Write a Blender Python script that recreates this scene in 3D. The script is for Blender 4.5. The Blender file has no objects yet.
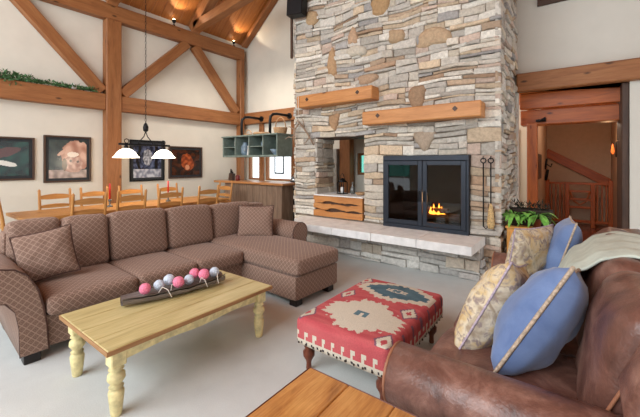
import bpy, math, random
from mathutils import Matrix, Vector, noise
C = bpy.context.scene.collection
SC = bpy.context.scene
PI = math.pi
# ------------------------------------------------------------------ camera, world, lights, exposure
cam = bpy.data.objects.new('camera', bpy.data.cameras.new('camera'))
C.objects.link(cam); SC.camera = cam
cam.location = (0, 0, 1.45)
cam.rotation_euler = (PI/2, 0, math.radians(36.82))
cam.data.sensor_width = 36; cam.data.lens = 36*339/640
cam.data.shift_y = -45.5/640
cam.data.clip_start = .02
SC.view_settings.view_transform = 'Standard'
SC.view_settings.look = 'None'
SC.view_settings.gamma = 1
SC.view_settings.use_curve_mapping = False
SC.view_settings.exposure = 0.12
w = bpy.data.worlds.new('daylight'); SC.world = w; w.use_nodes = True
w.node_tree.nodes['Background'].inputs[0].default_value = (.90, .96, 1.0, 1)
w.node_tree.nodes['Background'].inputs[1].default_value = 2.1

def lamp(name, kind, loc, power, col, size=.1, rot=None, sizey=None):
    l = bpy.data.lights.new(name, kind); l.energy = power; l.color = col
    if kind == 'AREA':
        l.size = size
        if sizey: l.shape = 'RECTANGLE'; l.size_y = sizey
    elif kind == 'SUN': l.angle = size
    else: l.shadow_soft_size = size
    o = bpy.data.objects.new(name, l); C.objects.link(o); o.location = loc
    if rot: o.rotation_euler = rot
    return o
def look(loc, to):
    return (Vector(to)-Vector(loc)).to_track_quat('-Z', 'Y').to_euler()
# area lamp added high behind the viewer as soft daylight; glazing there is assumed
lamp('window_daylight', 'AREA', (-3.2, -3.5, 3.7), 330, (.91, .96, 1), 5, look((-3.2, -3.5, 3.7), (-3.2, 3, 1.2)), 3.2)
lamp('kitchen_fill', 'AREA', (-5.7, 4.7, 3.6), 34, (1, .92, .82), .7, (0.2, 0, 0))  # fill lamp added to lift the dark kitchen and cabinet; no fixture

# ------------------------------------------------------------------ materials
def lin(c):
    return tuple(((x/255)/12.92 if x/255 <= .04045 else ((x/255+.055)/1.055)**2.4) for x in c[:3]) + (1.,)
class NT:
    def __init__(s, name):
        s.m = bpy.data.materials.new(name); s.m.use_nodes = True
        s.t = s.m.node_tree; s.b = s.t.nodes['Principled BSDF']
    def n(s, kind, **kw):
        x = s.t.nodes.new(kind)
        for k, v in kw.items():
            if isinstance(k, str) and hasattr(x, k): setattr(x, k, v)
        return x
    def l(s, a, b): s.t.links.new(a, b)
    def coord(s, which='UV', scale=(1, 1, 1)):
        tc = s.n('ShaderNodeTexCoord'); mp = s.n('ShaderNodeMapping')
        s.l(tc.outputs[which], mp.inputs[0]); mp.inputs['Scale'].default_value = scale
        return mp.outputs[0]
    def noise(s, vec, scale, detail=4, rough=.55, dist=0):
        x = s.n('ShaderNodeTexNoise'); s.l(vec, x.inputs['Vector'])
        x.inputs['Scale'].default_value = scale; x.inputs['Detail'].default_value = detail
        x.inputs['Roughness'].default_value = rough; x.inputs['Distortion'].default_value = dist
        return x.outputs['Fac']
    def ramp(s, fac, stops):
        x = s.n('ShaderNodeValToRGB'); s.l(fac, x.inputs[0])
        e = x.color_ramp.elements
        while len(e) < len(stops): e.new(.5)
        for i, (p, c) in enumerate(stops): e[i].position = p; e[i].color = lin(c)
        return x.outputs[0]
    def mix(s, fac, a, b, mode='MIX'):
        x = s.n('ShaderNodeMix'); x.data_type = 'RGBA'; x.blend_type = mode
        for sock, v in ((x.inputs[0], fac), (x.inputs[6], a), (x.inputs[7], b)):
            if hasattr(v, 'links'): s.l(v, sock)
            else: sock.default_value = v
        return x.outputs[2]
    def math(s, op, a, b=None, c=None):
        x = s.n('ShaderNodeMath'); x.operation = op
        for i, v in enumerate((a, b, c)):
            if v is None: continue
            if hasattr(v, 'links'): s.l(v, x.inputs[i])
            else: x.inputs[i].default_value = v
        return x.outputs[0]
    def bump(s, h, strength=.3, dist=.01):
        x = s.n('ShaderNodeBump'); x.inputs['Strength'].default_value = strength; x.inputs['Distance'].default_value = dist
        s.l(h, x.inputs['Height']); s.l(x.outputs[0], s.b.inputs['Normal'])
    def base(s, c):
        if hasattr(c, 'links'): s.l(c, s.b.inputs['Base Color'])
        else: s.b.inputs['Base Color'].default_value = c
    def set(s, rough=.6, metal=0, spec=.5):
        s.b.inputs['Roughness'].default_value = rough; s.b.inputs['Metallic'].default_value = metal
        s.b.inputs['Specular IOR Level'].default_value = spec
        return s.m
def plain(name, c, rough=.6, metal=0, var=.08, scale=14, spec=.4, bump=0):
    t = NT(name); v = t.coord('Object'); n = t.noise(v, scale)
    d = tuple(x*(1-var) for x in c); h = tuple(min(255, x*(1+var)) for x in c)
    t.base(t.ramp(n, [(.3, d), (.7, h)]))
    if bump: t.bump(n, bump, .01)
    return t.set(rough, metal, spec)
def wood(name, dark, mid, light, rough=.5, su=1.3, sv=16, knots=True, spec=.4):
    t = NT(name); v = t.coord('UV', (su, sv, 1))
    n = t.noise(v, 1.6, 5, .6, .6)
    col = t.ramp(n, [(.28, dark), (.48, mid), (.72, light)])
    fine = t.noise(t.coord('UV', (6, 130, 1)), 1.0, 2)
    col = t.mix(.35, col, t.ramp(fine, [(.3, tuple(x*.8 for x in mid)), (.7, light)]))
    if knots:
        k = t.n('ShaderNodeTexVoronoi'); t.l(t.coord('UV', (2.2, 5.5, 1)), k.inputs['Vector']); k.inputs['Scale'].default_value = 1
        kk = t.ramp(k.outputs['Distance'], [(.05, (0, 0, 0)), (.13, (255, 255, 255))])
        col = t.mix(kk, lin(tuple(x*.62 for x in dark)), col)
    t.base(col); t.bump(fine, .12, .004)
    return t.set(rough, 0, spec)
def emit(name, c, strength):
    t = NT(name); t.base(lin(c)); t.b.inputs['Emission Color'].default_value = lin(c)
    t.b.inputs['Emission Strength'].default_value = strength; return t.m
def painted(name, rough=.7, varia=.12, nscale=30, bump=.3, spec=.3, attr='Col'):
    t = NT(name); a = t.n('ShaderNodeAttribute'); a.attribute_name = attr
    n = t.noise(t.coord('Object'), nscale, 6, .65)
    m = t.ramp(n, [(.2, tuple([255*(1-varia*2)]*3)), (.75, (255, 255, 255))])
    t.base(t.mix(1, a.outputs['Color'], m, 'MULTIPLY'))
    if bump: t.bump(n, bump, .012)
    return t.set(rough, 0, spec)
M = {}
M['wall'] = plain('plaster_warm', (216, 210, 197), .85, var=.015, scale=3, spec=.1)
M['wall2'] = plain('plaster_cool', (208, 204, 194), .85, var=.012, scale=3, spec=.1)
M['beam'] = wood('timber_beam', (116, 68, 35), (146, 92, 52), (168, 114, 70), .55, 1.1, 9)
M['mantel'] = wood('mantel_timber', (160, 98, 50), (192, 128, 70), (210, 150, 92), .5, 1.0, 8)
M['ceil'] = wood('ceiling_planks', (140, 78, 34), (178, 108, 52), (200, 132, 72), .45, .8, 9, False)
M['pine'] = wood('honey_pine', (152, 98, 48), (180, 124, 64), (202, 148, 86), .4, 1.5, 14)
M['tabletop'] = wood('pine_top', (122, 70, 32), (184, 120, 58), (218, 162, 92), .22, 2.6, 8, spec=.6)
M['cream_top'] = wood('waxed_pine_top', (158, 136, 88), (196, 178, 122), (214, 198, 148), .4, 1.2, 9)
M['cream_edge'] = wood('worn_edge_pine', (120, 78, 46), (156, 112, 70), (182, 140, 94), .5, 1.6, 14)
M['cream'] = plain('distressed_cream_paint', (216, 202, 150), .5, var=.12, scale=22)
M['barwood'] = wood('weathered_barn_wood', (84, 64, 50), (122, 98, 80), (156, 130, 108), .7, 1, 9, False)
M['bartop'] = wood('bar_top_wood', (140, 88, 46), (178, 120, 70), (196, 142, 92), .35, 1.2, 10, False)
M['hallwood'] = wood('red_cedar', (120, 52, 16), (172, 84, 28), (196, 106, 42), .4, 1.2, 9)
M['darkwood'] = wood('dark_stained_wood', (50, 34, 26), (70, 48, 36), (88, 62, 46), .5, 1.2, 9, False)
M['hallfloor'] = wood('cherry_floor', (110, 48, 26), (146, 70, 38), (166, 88, 50), .25, 1, 12, False, spec=.6)
M['black'] = plain('black_iron', (26, 26, 28), .45, .5, var=.1)
M['blackmetal'] = plain('blackened_steel', (40, 46, 56), .45, .35, var=.05)
M['soot'] = plain('sooty_firebrick', (24, 20, 18), .9, var=.3)
M['feet'] = plain('ebonised_wood', (26, 20, 18), .35)
M['hearth'] = plain('limestone_slab', (232, 232, 230), .6, var=.05, scale=9, bump=.15)
M['shaded_mortar'] = plain('shaded_mortar', (136, 124, 110), .95, var=.12, scale=40)  # light grey joints darkened so the gaps between stones read as shadow
M['stone'] = painted('ledge_stone', .85, .13, 26, .5, .2)
M['greenpaint'] = plain('grey_green_paint', (120, 134, 126), .5, var=.1, scale=12)
M['white'] = plain('glazed_white', (225, 225, 222), .25, var=.02)
M['bluepot'] = plain('blue_grey_ceramic', (120, 140, 156), .3, var=.15)
M['basket'] = plain('woven_willow', (176, 140, 104), .8, var=.25, scale=60, bump=.5)
M['darkbasket'] = plain('dark_wicker', (44, 32, 26), .8, var=.4, scale=60, bump=.6)
M['red'] = plain('red_wax', (190, 30, 28), .4)
M['candleglass'] = plain('smoky_glass', (90, 92, 90), .15, var=.05, spec=.8)
M['leaf'] = plain('leaf_green', (112, 168, 76), .45, var=.3, scale=18)
M['fir'] = plain('fir_green', (62, 96, 58), .7, var=.4, scale=30)
M['pompink'] = plain('pink_yarn', (240, 130, 158), .95, var=.12, scale=90, bump=.9)
M['pomblue'] = plain('pale_blue_yarn', (196, 206, 220), .95, var=.1, scale=90, bump=.9)
M['twine'] = plain('pale_twine', (225, 216, 205), .9, var=.05)
M['trough'] = wood('grey_driftwood', (72, 62, 58), (112, 102, 98), (150, 140, 134), .8, 3, 20, False)
M['plum'] = plain('plum_ribbon', (86, 40, 54), .6)
M['antler'] = plain('antler_bone', (140, 118, 98), .6, var=.15)
M['brick'] = plain('broom_straw', (190, 160, 112), .9, var=.2, scale=60)
M['log'] = plain('charred_log', (92, 64, 46), .9, var=.35, scale=30, bump=.6)
M['screen'] = plain('white_enamel', (170, 166, 160), .5, var=.05)
M['nail'] = plain('brass_nail', (60, 44, 36), .35, .7)
M['walnut'] = wood('turned_walnut', (70, 32, 20), (98, 48, 30), (122, 64, 42), .35, 3, 12, False)
M['shade'] = emit('lit_opal_glass', (255, 244, 224), 2.6)
M['bulb'] = emit('lit_bulb', (255, 236, 200), 14)
M['flame'] = emit('flame', (255, 150, 50), 9)
M['picture'] = painted('photo_print', .25, .05, 60, 0, .6)
M['kilim'] = painted('kilim_wool', .95, .09, 140, .5, .1)
M['rush'] = plain('woven_rush', (188, 152, 98), .8, var=.2, scale=70, bump=.5)

def carpet():
    t = NT('loop_carpet'); v = t.coord('Object')
    n = t.noise(v, 170, 3, .7); n2 = t.noise(v, 5, 3)
    c = t.ramp(n, [(.25, (184, 187, 186)), (.75, (216, 219, 217))])
    t.base(t.mix(.22, c, t.ramp(n2, [(.35, (184, 187, 186)), (.65, (211, 214, 212))]), 'MIX'))
    t.bump(n, .45, .006); return t.set(.97, 0, .1)
M['carpet'] = carpet()
def lattice():
    t = NT('lattice_chenille'); tc = t.n('ShaderNodeTexCoord'); sep = t.n('ShaderNodeSeparateXYZ'); t.l(tc.outputs['UV'], sep.inputs[0])
    p = .052
    a = t.math('DIVIDE', t.math('ADD', sep.outputs[0], sep.outputs[1]), p)
    b = t.math('DIVIDE', t.math('SUBTRACT', sep.outputs[0], sep.outputs[1]), p)
    fa = t.math('ABSOLUTE', t.math('SUBTRACT', t.math('FRACT', a), .5))
    fb = t.math('ABSOLUTE', t.math('SUBTRACT', t.math('FRACT', b), .5))
    m = t.math('MAXIMUM', fa, fb)                       # .5 on a lattice line, 0 in a cell's middle
    line = t.math('GREATER_THAN', m, .385)
    ring = t.math('MULTIPLY', t.math('GREATER_THAN', m, .12), t.math('LESS_THAN', m, .24))
    n = t.noise(t.coord('Object'), 150, 2)
    c = t.ramp(n, [(.3, (98, 76, 66)), (.7, (122, 96, 84))])
    k = t.math('ADD', t.math('MULTIPLY', line, .6), t.math('MULTIPLY', ring, .35))
    t.base(t.mix(k, c, lin((172, 146, 130))))
    t.bump(m, .15, .003); t.set(.95, 0, .1)
    t.b.inputs['Sheen Weight'].default_value = .25
    t.b.inputs['Sheen Tint'].default_value = lin((220, 200, 190))
    return t.m
M['lattice'] = lattice()
M['piping'] = plain('brown_piping', (78, 54, 46), .8)
def leather():
    t = NT('aged_leather'); v = t.coord('Object')
    n = t.noise(v, 5.5, 7, .68, .8); g = t.noise(v, 90, 3)
    t.base(t.ramp(n, [(.3, (76, 49, 42)), (.5, (112, 76, 65)), (.7, (150, 112, 98))]))
    t.bump(t.math('ADD', t.math('MULTIPLY', n, .9), t.math('MULTIPLY', g, .25)), .35, .02)
    return t.set(.33, 0, .5)
M['leather'] = leather()
M['leatherpipe'] = plain('leather_piping', (150, 100, 74), .5)
def suede():
    t = NT('blue_suede'); v = t.coord('Object'); n = t.noise(v, 7, 4, .6, .5)
    t.base(t.ramp(n, [(.3, (92, 114, 158)), (.7, (114, 136, 178))]))
    t.bump(n, .2, .02); t.set(.85, 0, .2); t.b.inputs['Sheen Weight'].default_value = .3
    return t.m
M['suede'] = suede()
M['trimbraid'] = plain('beige_braid', (178, 160, 140), .85, var=.2, scale=80)
M['lilacbraid'] = plain('lilac_braid', (176, 160, 172), .85, var=.15, scale=60)
def floral():
    t = NT('faded_floral'); v = t.coord('Object')
    n = t.noise(v, 9, 3, .5, .7); n2 = t.noise(v, 17, 4, .6, 1.2); n3 = t.noise(v, 40, 3)
    c = t.ramp(n, [(.33, (160, 142, 120)), (.44, (214, 202, 178)), (.58, (206, 182, 138)), (.7, (184, 146, 98))])
    m = t.ramp(n2, [(.5, (0, 0, 0)), (.62, (255, 255, 255))])
    c = t.mix(m, c, lin((150, 134, 128)))
    m3 = t.ramp(n3, [(.55, (0, 0, 0)), (.7, (150, 150, 150))])
    t.base(t.mix(m3, c, lin((214, 204, 186)))); return t.set(.9, 0, .15)
M['floral'] = floral()
M['throw'] = plain('sage_fleece', (196, 204, 192), .97, var=.05, scale=12, bump=.4, spec=.1)
M['woolthrow_edge'] = plain('cream_edging', (216, 218, 206), .95, var=.04)
def glass(name, rough=0, tint=(1, 1, 1, 1), dark=False):
    t = NT(name); t.base(tint); t.set(rough, 0, .5)
    t.b.inputs['Transmission Weight'].default_value = 1; t.b.inputs['IOR'].default_value = 1.45
    if not dark:                                           # a thin pane: straight-through glass
        tr = t.n('ShaderNodeBsdfTransparent'); tr.inputs[0].default_value = tint
        gl = t.n('ShaderNodeBsdfGlossy'); gl.inputs['Roughness'].default_value = .02
        fr = t.n('ShaderNodeLayerWeight'); fr.inputs[0].default_value = .5
        mx = t.n('ShaderNodeMixShader'); out = t.t.nodes['Material Output']
        t.l(t.math('ADD', .035, t.math('MULTIPLY', .8, t.math('POWER', fr.outputs['Facing'], 5))), mx.inputs[0]); t.l(tr.outputs[0], mx.inputs[1]); t.l(gl.outputs[0], mx.inputs[2]); t.l(mx.outputs[0], out.inputs[0])
    return t.m
M['pane'] = glass('window_glass')
M['fireglass'] = glass('tinted_fire_glass', tint=(.7, .7, .7, 1))
M['teal'] = glass('teal_tinted_pane', tint=(.35, .62, .55, 1))

# ------------------------------------------------------------------ mesh building
def TR(loc=(0, 0, 0), rz=0, ry=0, rx=0):
    return Matrix.Translation(loc) @ Matrix.Rotation(rz, 4, 'Z') @ Matrix.Rotation(ry, 4, 'Y') @ Matrix.Rotation(rx, 4, 'X')
def unit(v):
    v = Vector(v); return v.normalized() if v.length > 1e-9 else Vector((0, 0, 1))
class MB:
    def __init__(s): s.v = []; s.f = []; s.uv = []; s.sm = []; s.c = []; s.hascol = False
    def add(s, verts, faces, uvs=None, smooth=False, col=None, mat=None, cols=None, uoff=None, grain=None):
        b = len(s.v)
        P = [Vector(p) for p in verts]
        if uvs is None:
            ax = grain
            if ax is None:
                e = [max(p[i] for p in P)-min(p[i] for p in P) for i in range(3)]; ax = e.index(max(e))
            o = uoff if uoff is not None else (b*.137 % 7, b*.311 % 5)
            uvs = []
            for f in faces:
                n = Vector((0, 0, 0))
                for i in range(len(f)):
                    p, q = P[f[i]], P[f[(i+1) % len(f)]]
                    n += Vector(((p.y-q.y)*(p.z+q.z), (p.z-q.z)*(p.x+q.x), (p.x-q.x)*(p.y+q.y)))
                k = max(range(3), key=lambda i: abs(n[i]))
                oth = [i for i in range(3) if i != k]
                if ax in oth: ua = ax; va = [i for i in oth if i != ax][0]
                else: ua, va = oth
                uvs.append([(P[i][ua]+o[0], P[i][va]+o[1]) for i in f])
        if mat is not None: P = [mat @ p for p in P]
        s.v += [tuple(p) for p in P]
        for i, f in enumerate(faces):
            s.f.append(tuple(b+j for j in f)); s.uv.append(uvs[i]); s.sm.append(smooth if not isinstance(smooth, list) else smooth[i])
            cc = cols[i] if cols else col
            if cc is not None: s.hascol = True
            s.c.append(cc or (1, 1, 1, 1))
        return s
    def box(s, lo, hi, b=.004, mat=None, col=None, grain=None):
        lo, hi = [min(a, c) for a, c in zip(lo, hi)], [max(a, c) for a, c in zip(lo, hi)]
        b = min(b, min(h-l for l, h in zip(lo, hi))*.45)
        vs = []; idx = {}
        for sx in (0, 1):
            for sy in (0, 1):
                for sz in (0, 1):
                    S = (sx, sy, sz); c = [hi[i] if S[i] else lo[i] for i in range(3)]
                    inn = [c[i] + (-b if S[i] else b) for i in range(3)]
                    for k in range(3):
                        p = list(inn); p[k] = c[k]; idx[(S, k)] = len(vs); vs.append(p)
        F = []
        def q(*k): F.append(tuple(idx[x] for x in k))
        for k in range(3):
            i, j = (k+1) % 3, (k+2) % 3
            for t in (0, 1):
                r = []
                for a, c in ((0, 0), (1, 0), (1, 1), (0, 1)):
                    S = [0, 0, 0]; S[k] = t; S[i] = a; S[j] = c; r.append((tuple(S), k))
                q(*(r if t else r[::-1]))
            for a in (0, 1):
                for c in (0, 1):
                    S0 = [0, 0, 0]; S0[i] = a; S0[j] = c; S1 = list(S0); S1[k] = 1
                    r = [(tuple(S0), i), (tuple(S1), i), (tuple(S1), j), (tuple(S0), j)]
                    q(*(r if (a != c) else r[::-1]))
        for sx in (0, 1):
            for sy in (0, 1):
                for sz in (0, 1):
                    S = (sx, sy, sz); r = [(S, 0), (S, 1), (S, 2)]
                    q(*(r if (sx+sy+sz) % 2 else r[::-1]))
        return s.add(vs, F, mat=mat, col=col, grain=grain)
    def beam(s, p, q, w, h, b=.008, up=(0, 0, 1), col=None):     # box along p->q; w sideways, h along up
        p, q = Vector(p), Vector(q); d = (q-p); L = d.length; x = d.normalized(); y = Vector(up).cross(x).normalized(); z = x.cross(y)
        m = Matrix((x, y, z)).transposed().to_4x4(); m.translation = p
        return s.box((0, -w/2, -h/2), (L, w/2, h/2), b, mat=m, col=col)
    def tube(s, pts, r, n=8, col=None, caps=True, closed=False):
        pts = [Vector(p) for p in pts]; N = len(pts); R = r if isinstance(r, (list, tuple)) else [r]*N
        vs = []; ref = Vector((0, 0, 1)); L = 0; uu = []
        for i, p in enumerate(pts):
            if closed: d = pts[(i+1) % N]-pts[i-1]
            else: d = pts[min(i+1, N-1)]-pts[max(i-1, 0)]
            d = unit(d)
            if i == 0: ref = Vector((0, 0, 1)) if abs(d.z) < .9 else Vector((1, 0, 0))
            a = unit(ref-d*ref.dot(d)); c = d.cross(a); ref = a
            if i: L += (p-pts[i-1]).length
            uu.append(L)
            for k in range(n):
                t = 2*PI*k/n; vs.append(p+(a*math.cos(t)+c*math.sin(t))*R[i])
        F = []; U = []
        for i in range(N if closed else N-1):
            j = (i+1) % N
            for k in range(n):
                k2 = (k+1) % n; F.append((i*n+k, i*n+k2, j*n+k2, j*n+k))
                u0, u1 = uu[i], (uu[j] if j else L+.01); v0, v1 = 2*PI*max(R)*k/n, 2*PI*max(R)*(k+1)/n
                U.append([(u0, v0), (u0, v1), (u1, v1), (u1, v0)])
        S = [True]*len(F)
        if caps and not closed:
            F.append(tuple(range(n))[::-1]); F.append(tuple((N-1)*n+k for k in range(n))); S += [False]*2
            for f in F[-2:]: U.append([(vs[i].x, vs[i].y) for i in f])
        return s.add(vs, F, U, smooth=S, col=col)
    def lathe(s, prof, c=(0, 0, 0), n=20, mat=None, col=None, smooth=True):   # prof (r,z) bottom to top
        vs = []
        for r, z in prof:
            for k in range(n):
                t = 2*PI*k/n; vs.append((c[0]+r*math.cos(t), c[1]+r*math.sin(t), c[2]+z))
        F = []; U = []; S = []
        for i in range(len(prof)-1):
            for k in range(n):
                k2 = (k+1) % n; F.append((i*n+k, i*n+k2, (i+1)*n+k2, (i+1)*n+k)); S.append(smooth)
                z0, z1 = prof[i][1], prof[i+1][1]; U.append([(z0, k*.03), (z0, k*.03+.03), (z1, k*.03+.03), (z1, k*.03)])
        for i in (0, len(prof)-1):
            if prof[i][0] > 1e-4:
                f = tuple(i*n+k for k in range(n)); f = f[::-1] if i == 0 else f
                F.append(f); S.append(False); U.append([(vs[j][0], vs[j][1]) for j in f])
        return s.add(vs, F, U, smooth=S, mat=mat, col=col)
    def prism(s, poly, a0, a1, plane='xz', smooth=False, mat=None, col=None, bev=0, capcol=None):
        # poly in the plane's two axes, extruded a0->a1 along the third
        N = len(poly); ar = sum(poly[i][0]*poly[(i+1) % N][1]-poly[(i+1) % N][0]*poly[i][1] for i in range(N))
        if ar < 0: poly = poly[::-1]
        if a0 > a1: a0, a1 = a1, a0
        def P(p, a):
            return {'xz': (p[0], a, p[1]), 'yz': (a, p[0], p[1]), 'xy': (p[0], p[1], a)}[plane]
        cx = sum(p[0] for p in poly)/N; cy = sum(p[1] for p in poly)/N
        def ins(p, d):
            v = Vector((cx-p[0], cy-p[1])); v = v.normalized()*d if v.length else v
            return (p[0]+v.x, p[1]+v.y)
        if bev: rings = [([ins(p, bev) for p in poly], a0), (poly, a0+bev), (poly, a1-bev), ([ins(p, bev) for p in poly], a1)]
        else: rings = [(poly, a0), (poly, a1)]
        vs = [P(p, a) for r, a in rings for p in r]
        per = [0]
        for i in range(N): per.append(per[-1]+math.dist(poly[i], poly[(i+1) % N]))
        F = []; U = []; S = []
        flip = plane == 'xz'
        for r in range(len(rings)-1):
            for i in range(N):
                j = (i+1) % N; f = [r*N+i, r*N+j, (r+1)*N+j, (r+1)*N+i]; b0, b1 = rings[r][1], rings[r+1][1]
                u = [(b0, per[i]), (b0, per[i+1]), (b1, per[i+1]), (b1, per[i])]
                if flip: f = f[::-1]; u = u[::-1]
                F.append(tuple(f)); U.append(u); S.append(smooth)
        R = len(rings)-1
        f0 = list(range(N))[::-1]; f1 = [R*N+i for i in range(N)]
        if flip: f0, f1 = f0[::-1], f1[::-1]
        for f in (f0, f1):
            F.append(tuple(f)); S.append(False)
            g = [poly[i % N] for i in f]; U.append([(p[0], p[1]) for p in g])
        return s.add(vs, F, U, smooth=S, mat=mat, col=col)
    def grid(s, fn, nu, nv, colfn=None, smooth=True, uvfn=None, mat=None):
        vs = [fn(i/nu, j/nv) for j in range(nv+1) for i in range(nu+1)]; F = []; U = []; K = []
        for j in range(nv):
            for i in range(nu):
                a = j*(nu+1)+i; F.append((a, a+1, a+nu+2, a+nu+1))
                q = [(i/nu, j/nv), ((i+1)/nu, j/nv), ((i+1)/nu, (j+1)/nv), (i/nu, (j+1)/nv)]
                U.append([uvfn(*t) for t in q] if uvfn else q)
                if colfn: K.append(colfn((i+.5)/nu, (j+.5)/nv))
        return s.add(vs, F, U, smooth=smooth, cols=K or None, mat=mat)
    def cushion(s, lo, hi, r=.05, puff=.02, n=12, mat=None, colfn=None, puffs=None, wob=.0, seed=0, nn=None):
        lo, hi = Vector(lo), Vector(hi); c = (lo+hi)/2; H = (hi-lo)/2; r = min(r, min(H)*.98); I = H-Vector((r, r, r))
        pf = puffs or (puff, puff, puff)
        def sp(t, h):   # denser sampling near the rounded edges
            return math.copysign(abs(t)**.75, t)
        for k in range(3):
            i, j = (k+1) % 3, (k+2) % 3
            ni, nj = (nn[i], nn[j]) if nn else (n, n)
            for sg in (-1, 1):
                vs = []; 
                for b in range(nj+1):
                    for a in range(ni+1):
                        p = [0, 0, 0]; p[k] = sg; p[i] = sp(2*a/ni-1, 0); p[j] = sp(2*b/nj-1, 0)
                        q = Vector((p[0]*H[0], p[1]*H[1], p[2]*H[2])); core = Vector([max(-I[m], min(I[m], q[m])) for m in range(3)])
                        d = q-core; q = core+unit(d)*r if d.length > 1e-9 else core
                        for m in range(3):
                            o1, o2 = (m+1) % 3, (m+2) % 3
                            w_ = max(0, 1-(q[o1]/H[o1])**2)*max(0, 1-(q[o2]/H[o2])**2)
                            q[m] += pf[m]*w_*(q[m]/H[m])
                        if wob: q += noise.noise_vector((q+Vector((seed*3.1, seed*1.7, 0)))*6)*wob
                        vs.append(c+q)
                F = []; U = []; K = []
                for b in range(nj):
                    for a in range(ni):
                        e = b*(ni+1)+a; f = [e, e+1, e+ni+2, e+ni+1]
                        if sg < 0: f = f[::-1]
                        F.append(tuple(f))
                        ua, va = (i, j) if k == 0 else ((j, i) if k == 1 else (i, j))
                        U.append([(vs[x][ua], vs[x][va]) for x in f])
                        if colfn:
                            m = (vs[f[0]]+vs[f[1]]+vs[f[2]]+vs[f[3]])/4; K.append(colfn(m, k, sg))
                s.add(vs, F, U, smooth=True, mat=mat, cols=K or None)
        return s
    def pillow(s, a, b, t, mat=None, n=18, pinch=.07, seed=0):
        for sg in (-1, 1):
            def fn(u, v):
                x, y = 2*u-1, 2*v-1
                h = t*(max(0, (1-x*x))*max(0, (1-y*y)))**.42
                h *= 1+.12*noise.noise(Vector((x*2+seed, y*2, sg)))
                X = a*x*(1-pinch*(1-y*y)); Y = b*y*(1-pinch*(1-x*x))
                w_ = noise.noise(Vector((x*3+seed*5, y*3, sg*2)))*.012*(1-max(abs(x), abs(y))**4)
                return (X, Y, sg*(h+w_))
            m = mat if mat is not None else Matrix()
            vs_u = lambda u, v: ((2*u-1)*a+1, (2*v-1)*b+1)
            if sg > 0: s.grid(fn, n, n, uvfn=vs_u, mat=m)
            else: s.grid(lambda u, v: fn(1-u, v), n, n, uvfn=vs_u, mat=m)
        return s
    def build(s, name, mat, parent=None, label=None):
        me = bpy.data.meshes.new(name)
        if parent is not None: off = Vector(parent.get('_o', (0, 0, 0)))
        else:
            xs = [p[0] for p in s.v]; ys = [p[1] for p in s.v]; zs = [p[2] for p in s.v]
            off = Vector(((min(xs)+max(xs))/2, (min(ys)+max(ys))/2, min(zs)))
        me.from_pydata([tuple(Vector(p)-off) for p in s.v], [], s.f)
        uvl = me.uv_layers.new(name='UVMap'); flat = [c for u in s.uv for p in u for c in (p[0], p[1])]
        uvl.data.foreach_set('uv', flat)
        me.polygons.foreach_set('use_smooth', s.sm)
        if s.hascol:
            ca = me.color_attributes.new('Col', 'FLOAT_COLOR', 'CORNER')
            ca.data.foreach_set('color', [x for f, c in zip(s.f, s.c) for _ in f for x in c])
        me.materials.append(M[mat] if isinstance(mat, str) else mat)
        me.update()
        o = bpy.data.objects.new(name, me); C.objects.link(o)
        if parent is not None: o.parent = parent; o['_o'] = tuple(off)
        else: o.location = off; o['_o'] = tuple(off)
        if label: o['label'] = label
        return o
def tag(o, label, cat, group=None, kind=None):
    o['label'] = label; o['category'] = cat
    if group: o['group'] = group
    if kind: o['kind'] = kind
    return o
def thing(name, label, cat, loc=(0, 0, 0), group=None):
    o = bpy.data.objects.new(name, None); C.objects.link(o); o.location = loc; o['_o'] = tuple(loc); o.empty_display_size = .1
    return tag(o, label, cat, group)
def struct(name, mb, mat, parent=None):
    o = mb.build(name, mat, parent)
    if parent is None: o['kind'] = 'structure'
    return o
def dup(root, loc, rz, label=None, group=None):
    r = root.copy(); C.objects.link(r); r.location = loc; r.rotation_euler = (0, 0, rz)
    if label: r['label'] = label
    if group: r['group'] = group
    for ch in list(root.children):
        c = ch.copy(); C.objects.link(c); c.parent = r
        for g in ch.children:
            d = g.copy(); C.objects.link(d); d.parent = c
    return r
rnd = random.Random(7)

# ------------------------------------------------------------------ setting
XL, YB, EAVE, SLOPE, RIDGE = -7.25, 6.22, 4.66, .83, -3.3
ZR = EAVE+(RIDGE-XL)*SLOPE
XR = 3.4
ZRR = ZR-(XR-RIDGE)*SLOPE
struct('floor', MB().box((XL-.2, -3.8, -.1), (XR, YB, 0), 0), 'carpet')
struct('wall_left', MB().box((XL-.2, -3.8, 0), (XL, YB+.2, EAVE+.1), 0), 'wall')
YR = -3.6
rw = MB(); rw.box((XL, YR-.2, 0), (-6.15, YR, 1.95), 0); rw.box((-5.15, YR-.2, 0), (XR, YR, 1.95), 0); rw.box((-6.15, YR-.2, 0), (-5.15, YR, .3), 0); rw.box((-6.15, YR-.2, 1.55), (-5.15, YR, 1.95), 0)
struct('wall_rear', rw, 'wall')
wf = MB(); wf.box((-6.15, YR-.12, .85), (-5.15, YR-.06, .92)); wf.box((-6.15, YR-.12, .3), (-6.1, YR-.06, 1.55)); wf.box((-5.2, YR-.12, .3), (-5.15, YR-.06, 1.55))
wf_ = struct('window_4', wf, 'white'); MB().box((-6.1, YR-.1, .92), (-5.2, YR-.09, 1.55), 0).build('pane', 'teal', wf_)
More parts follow.
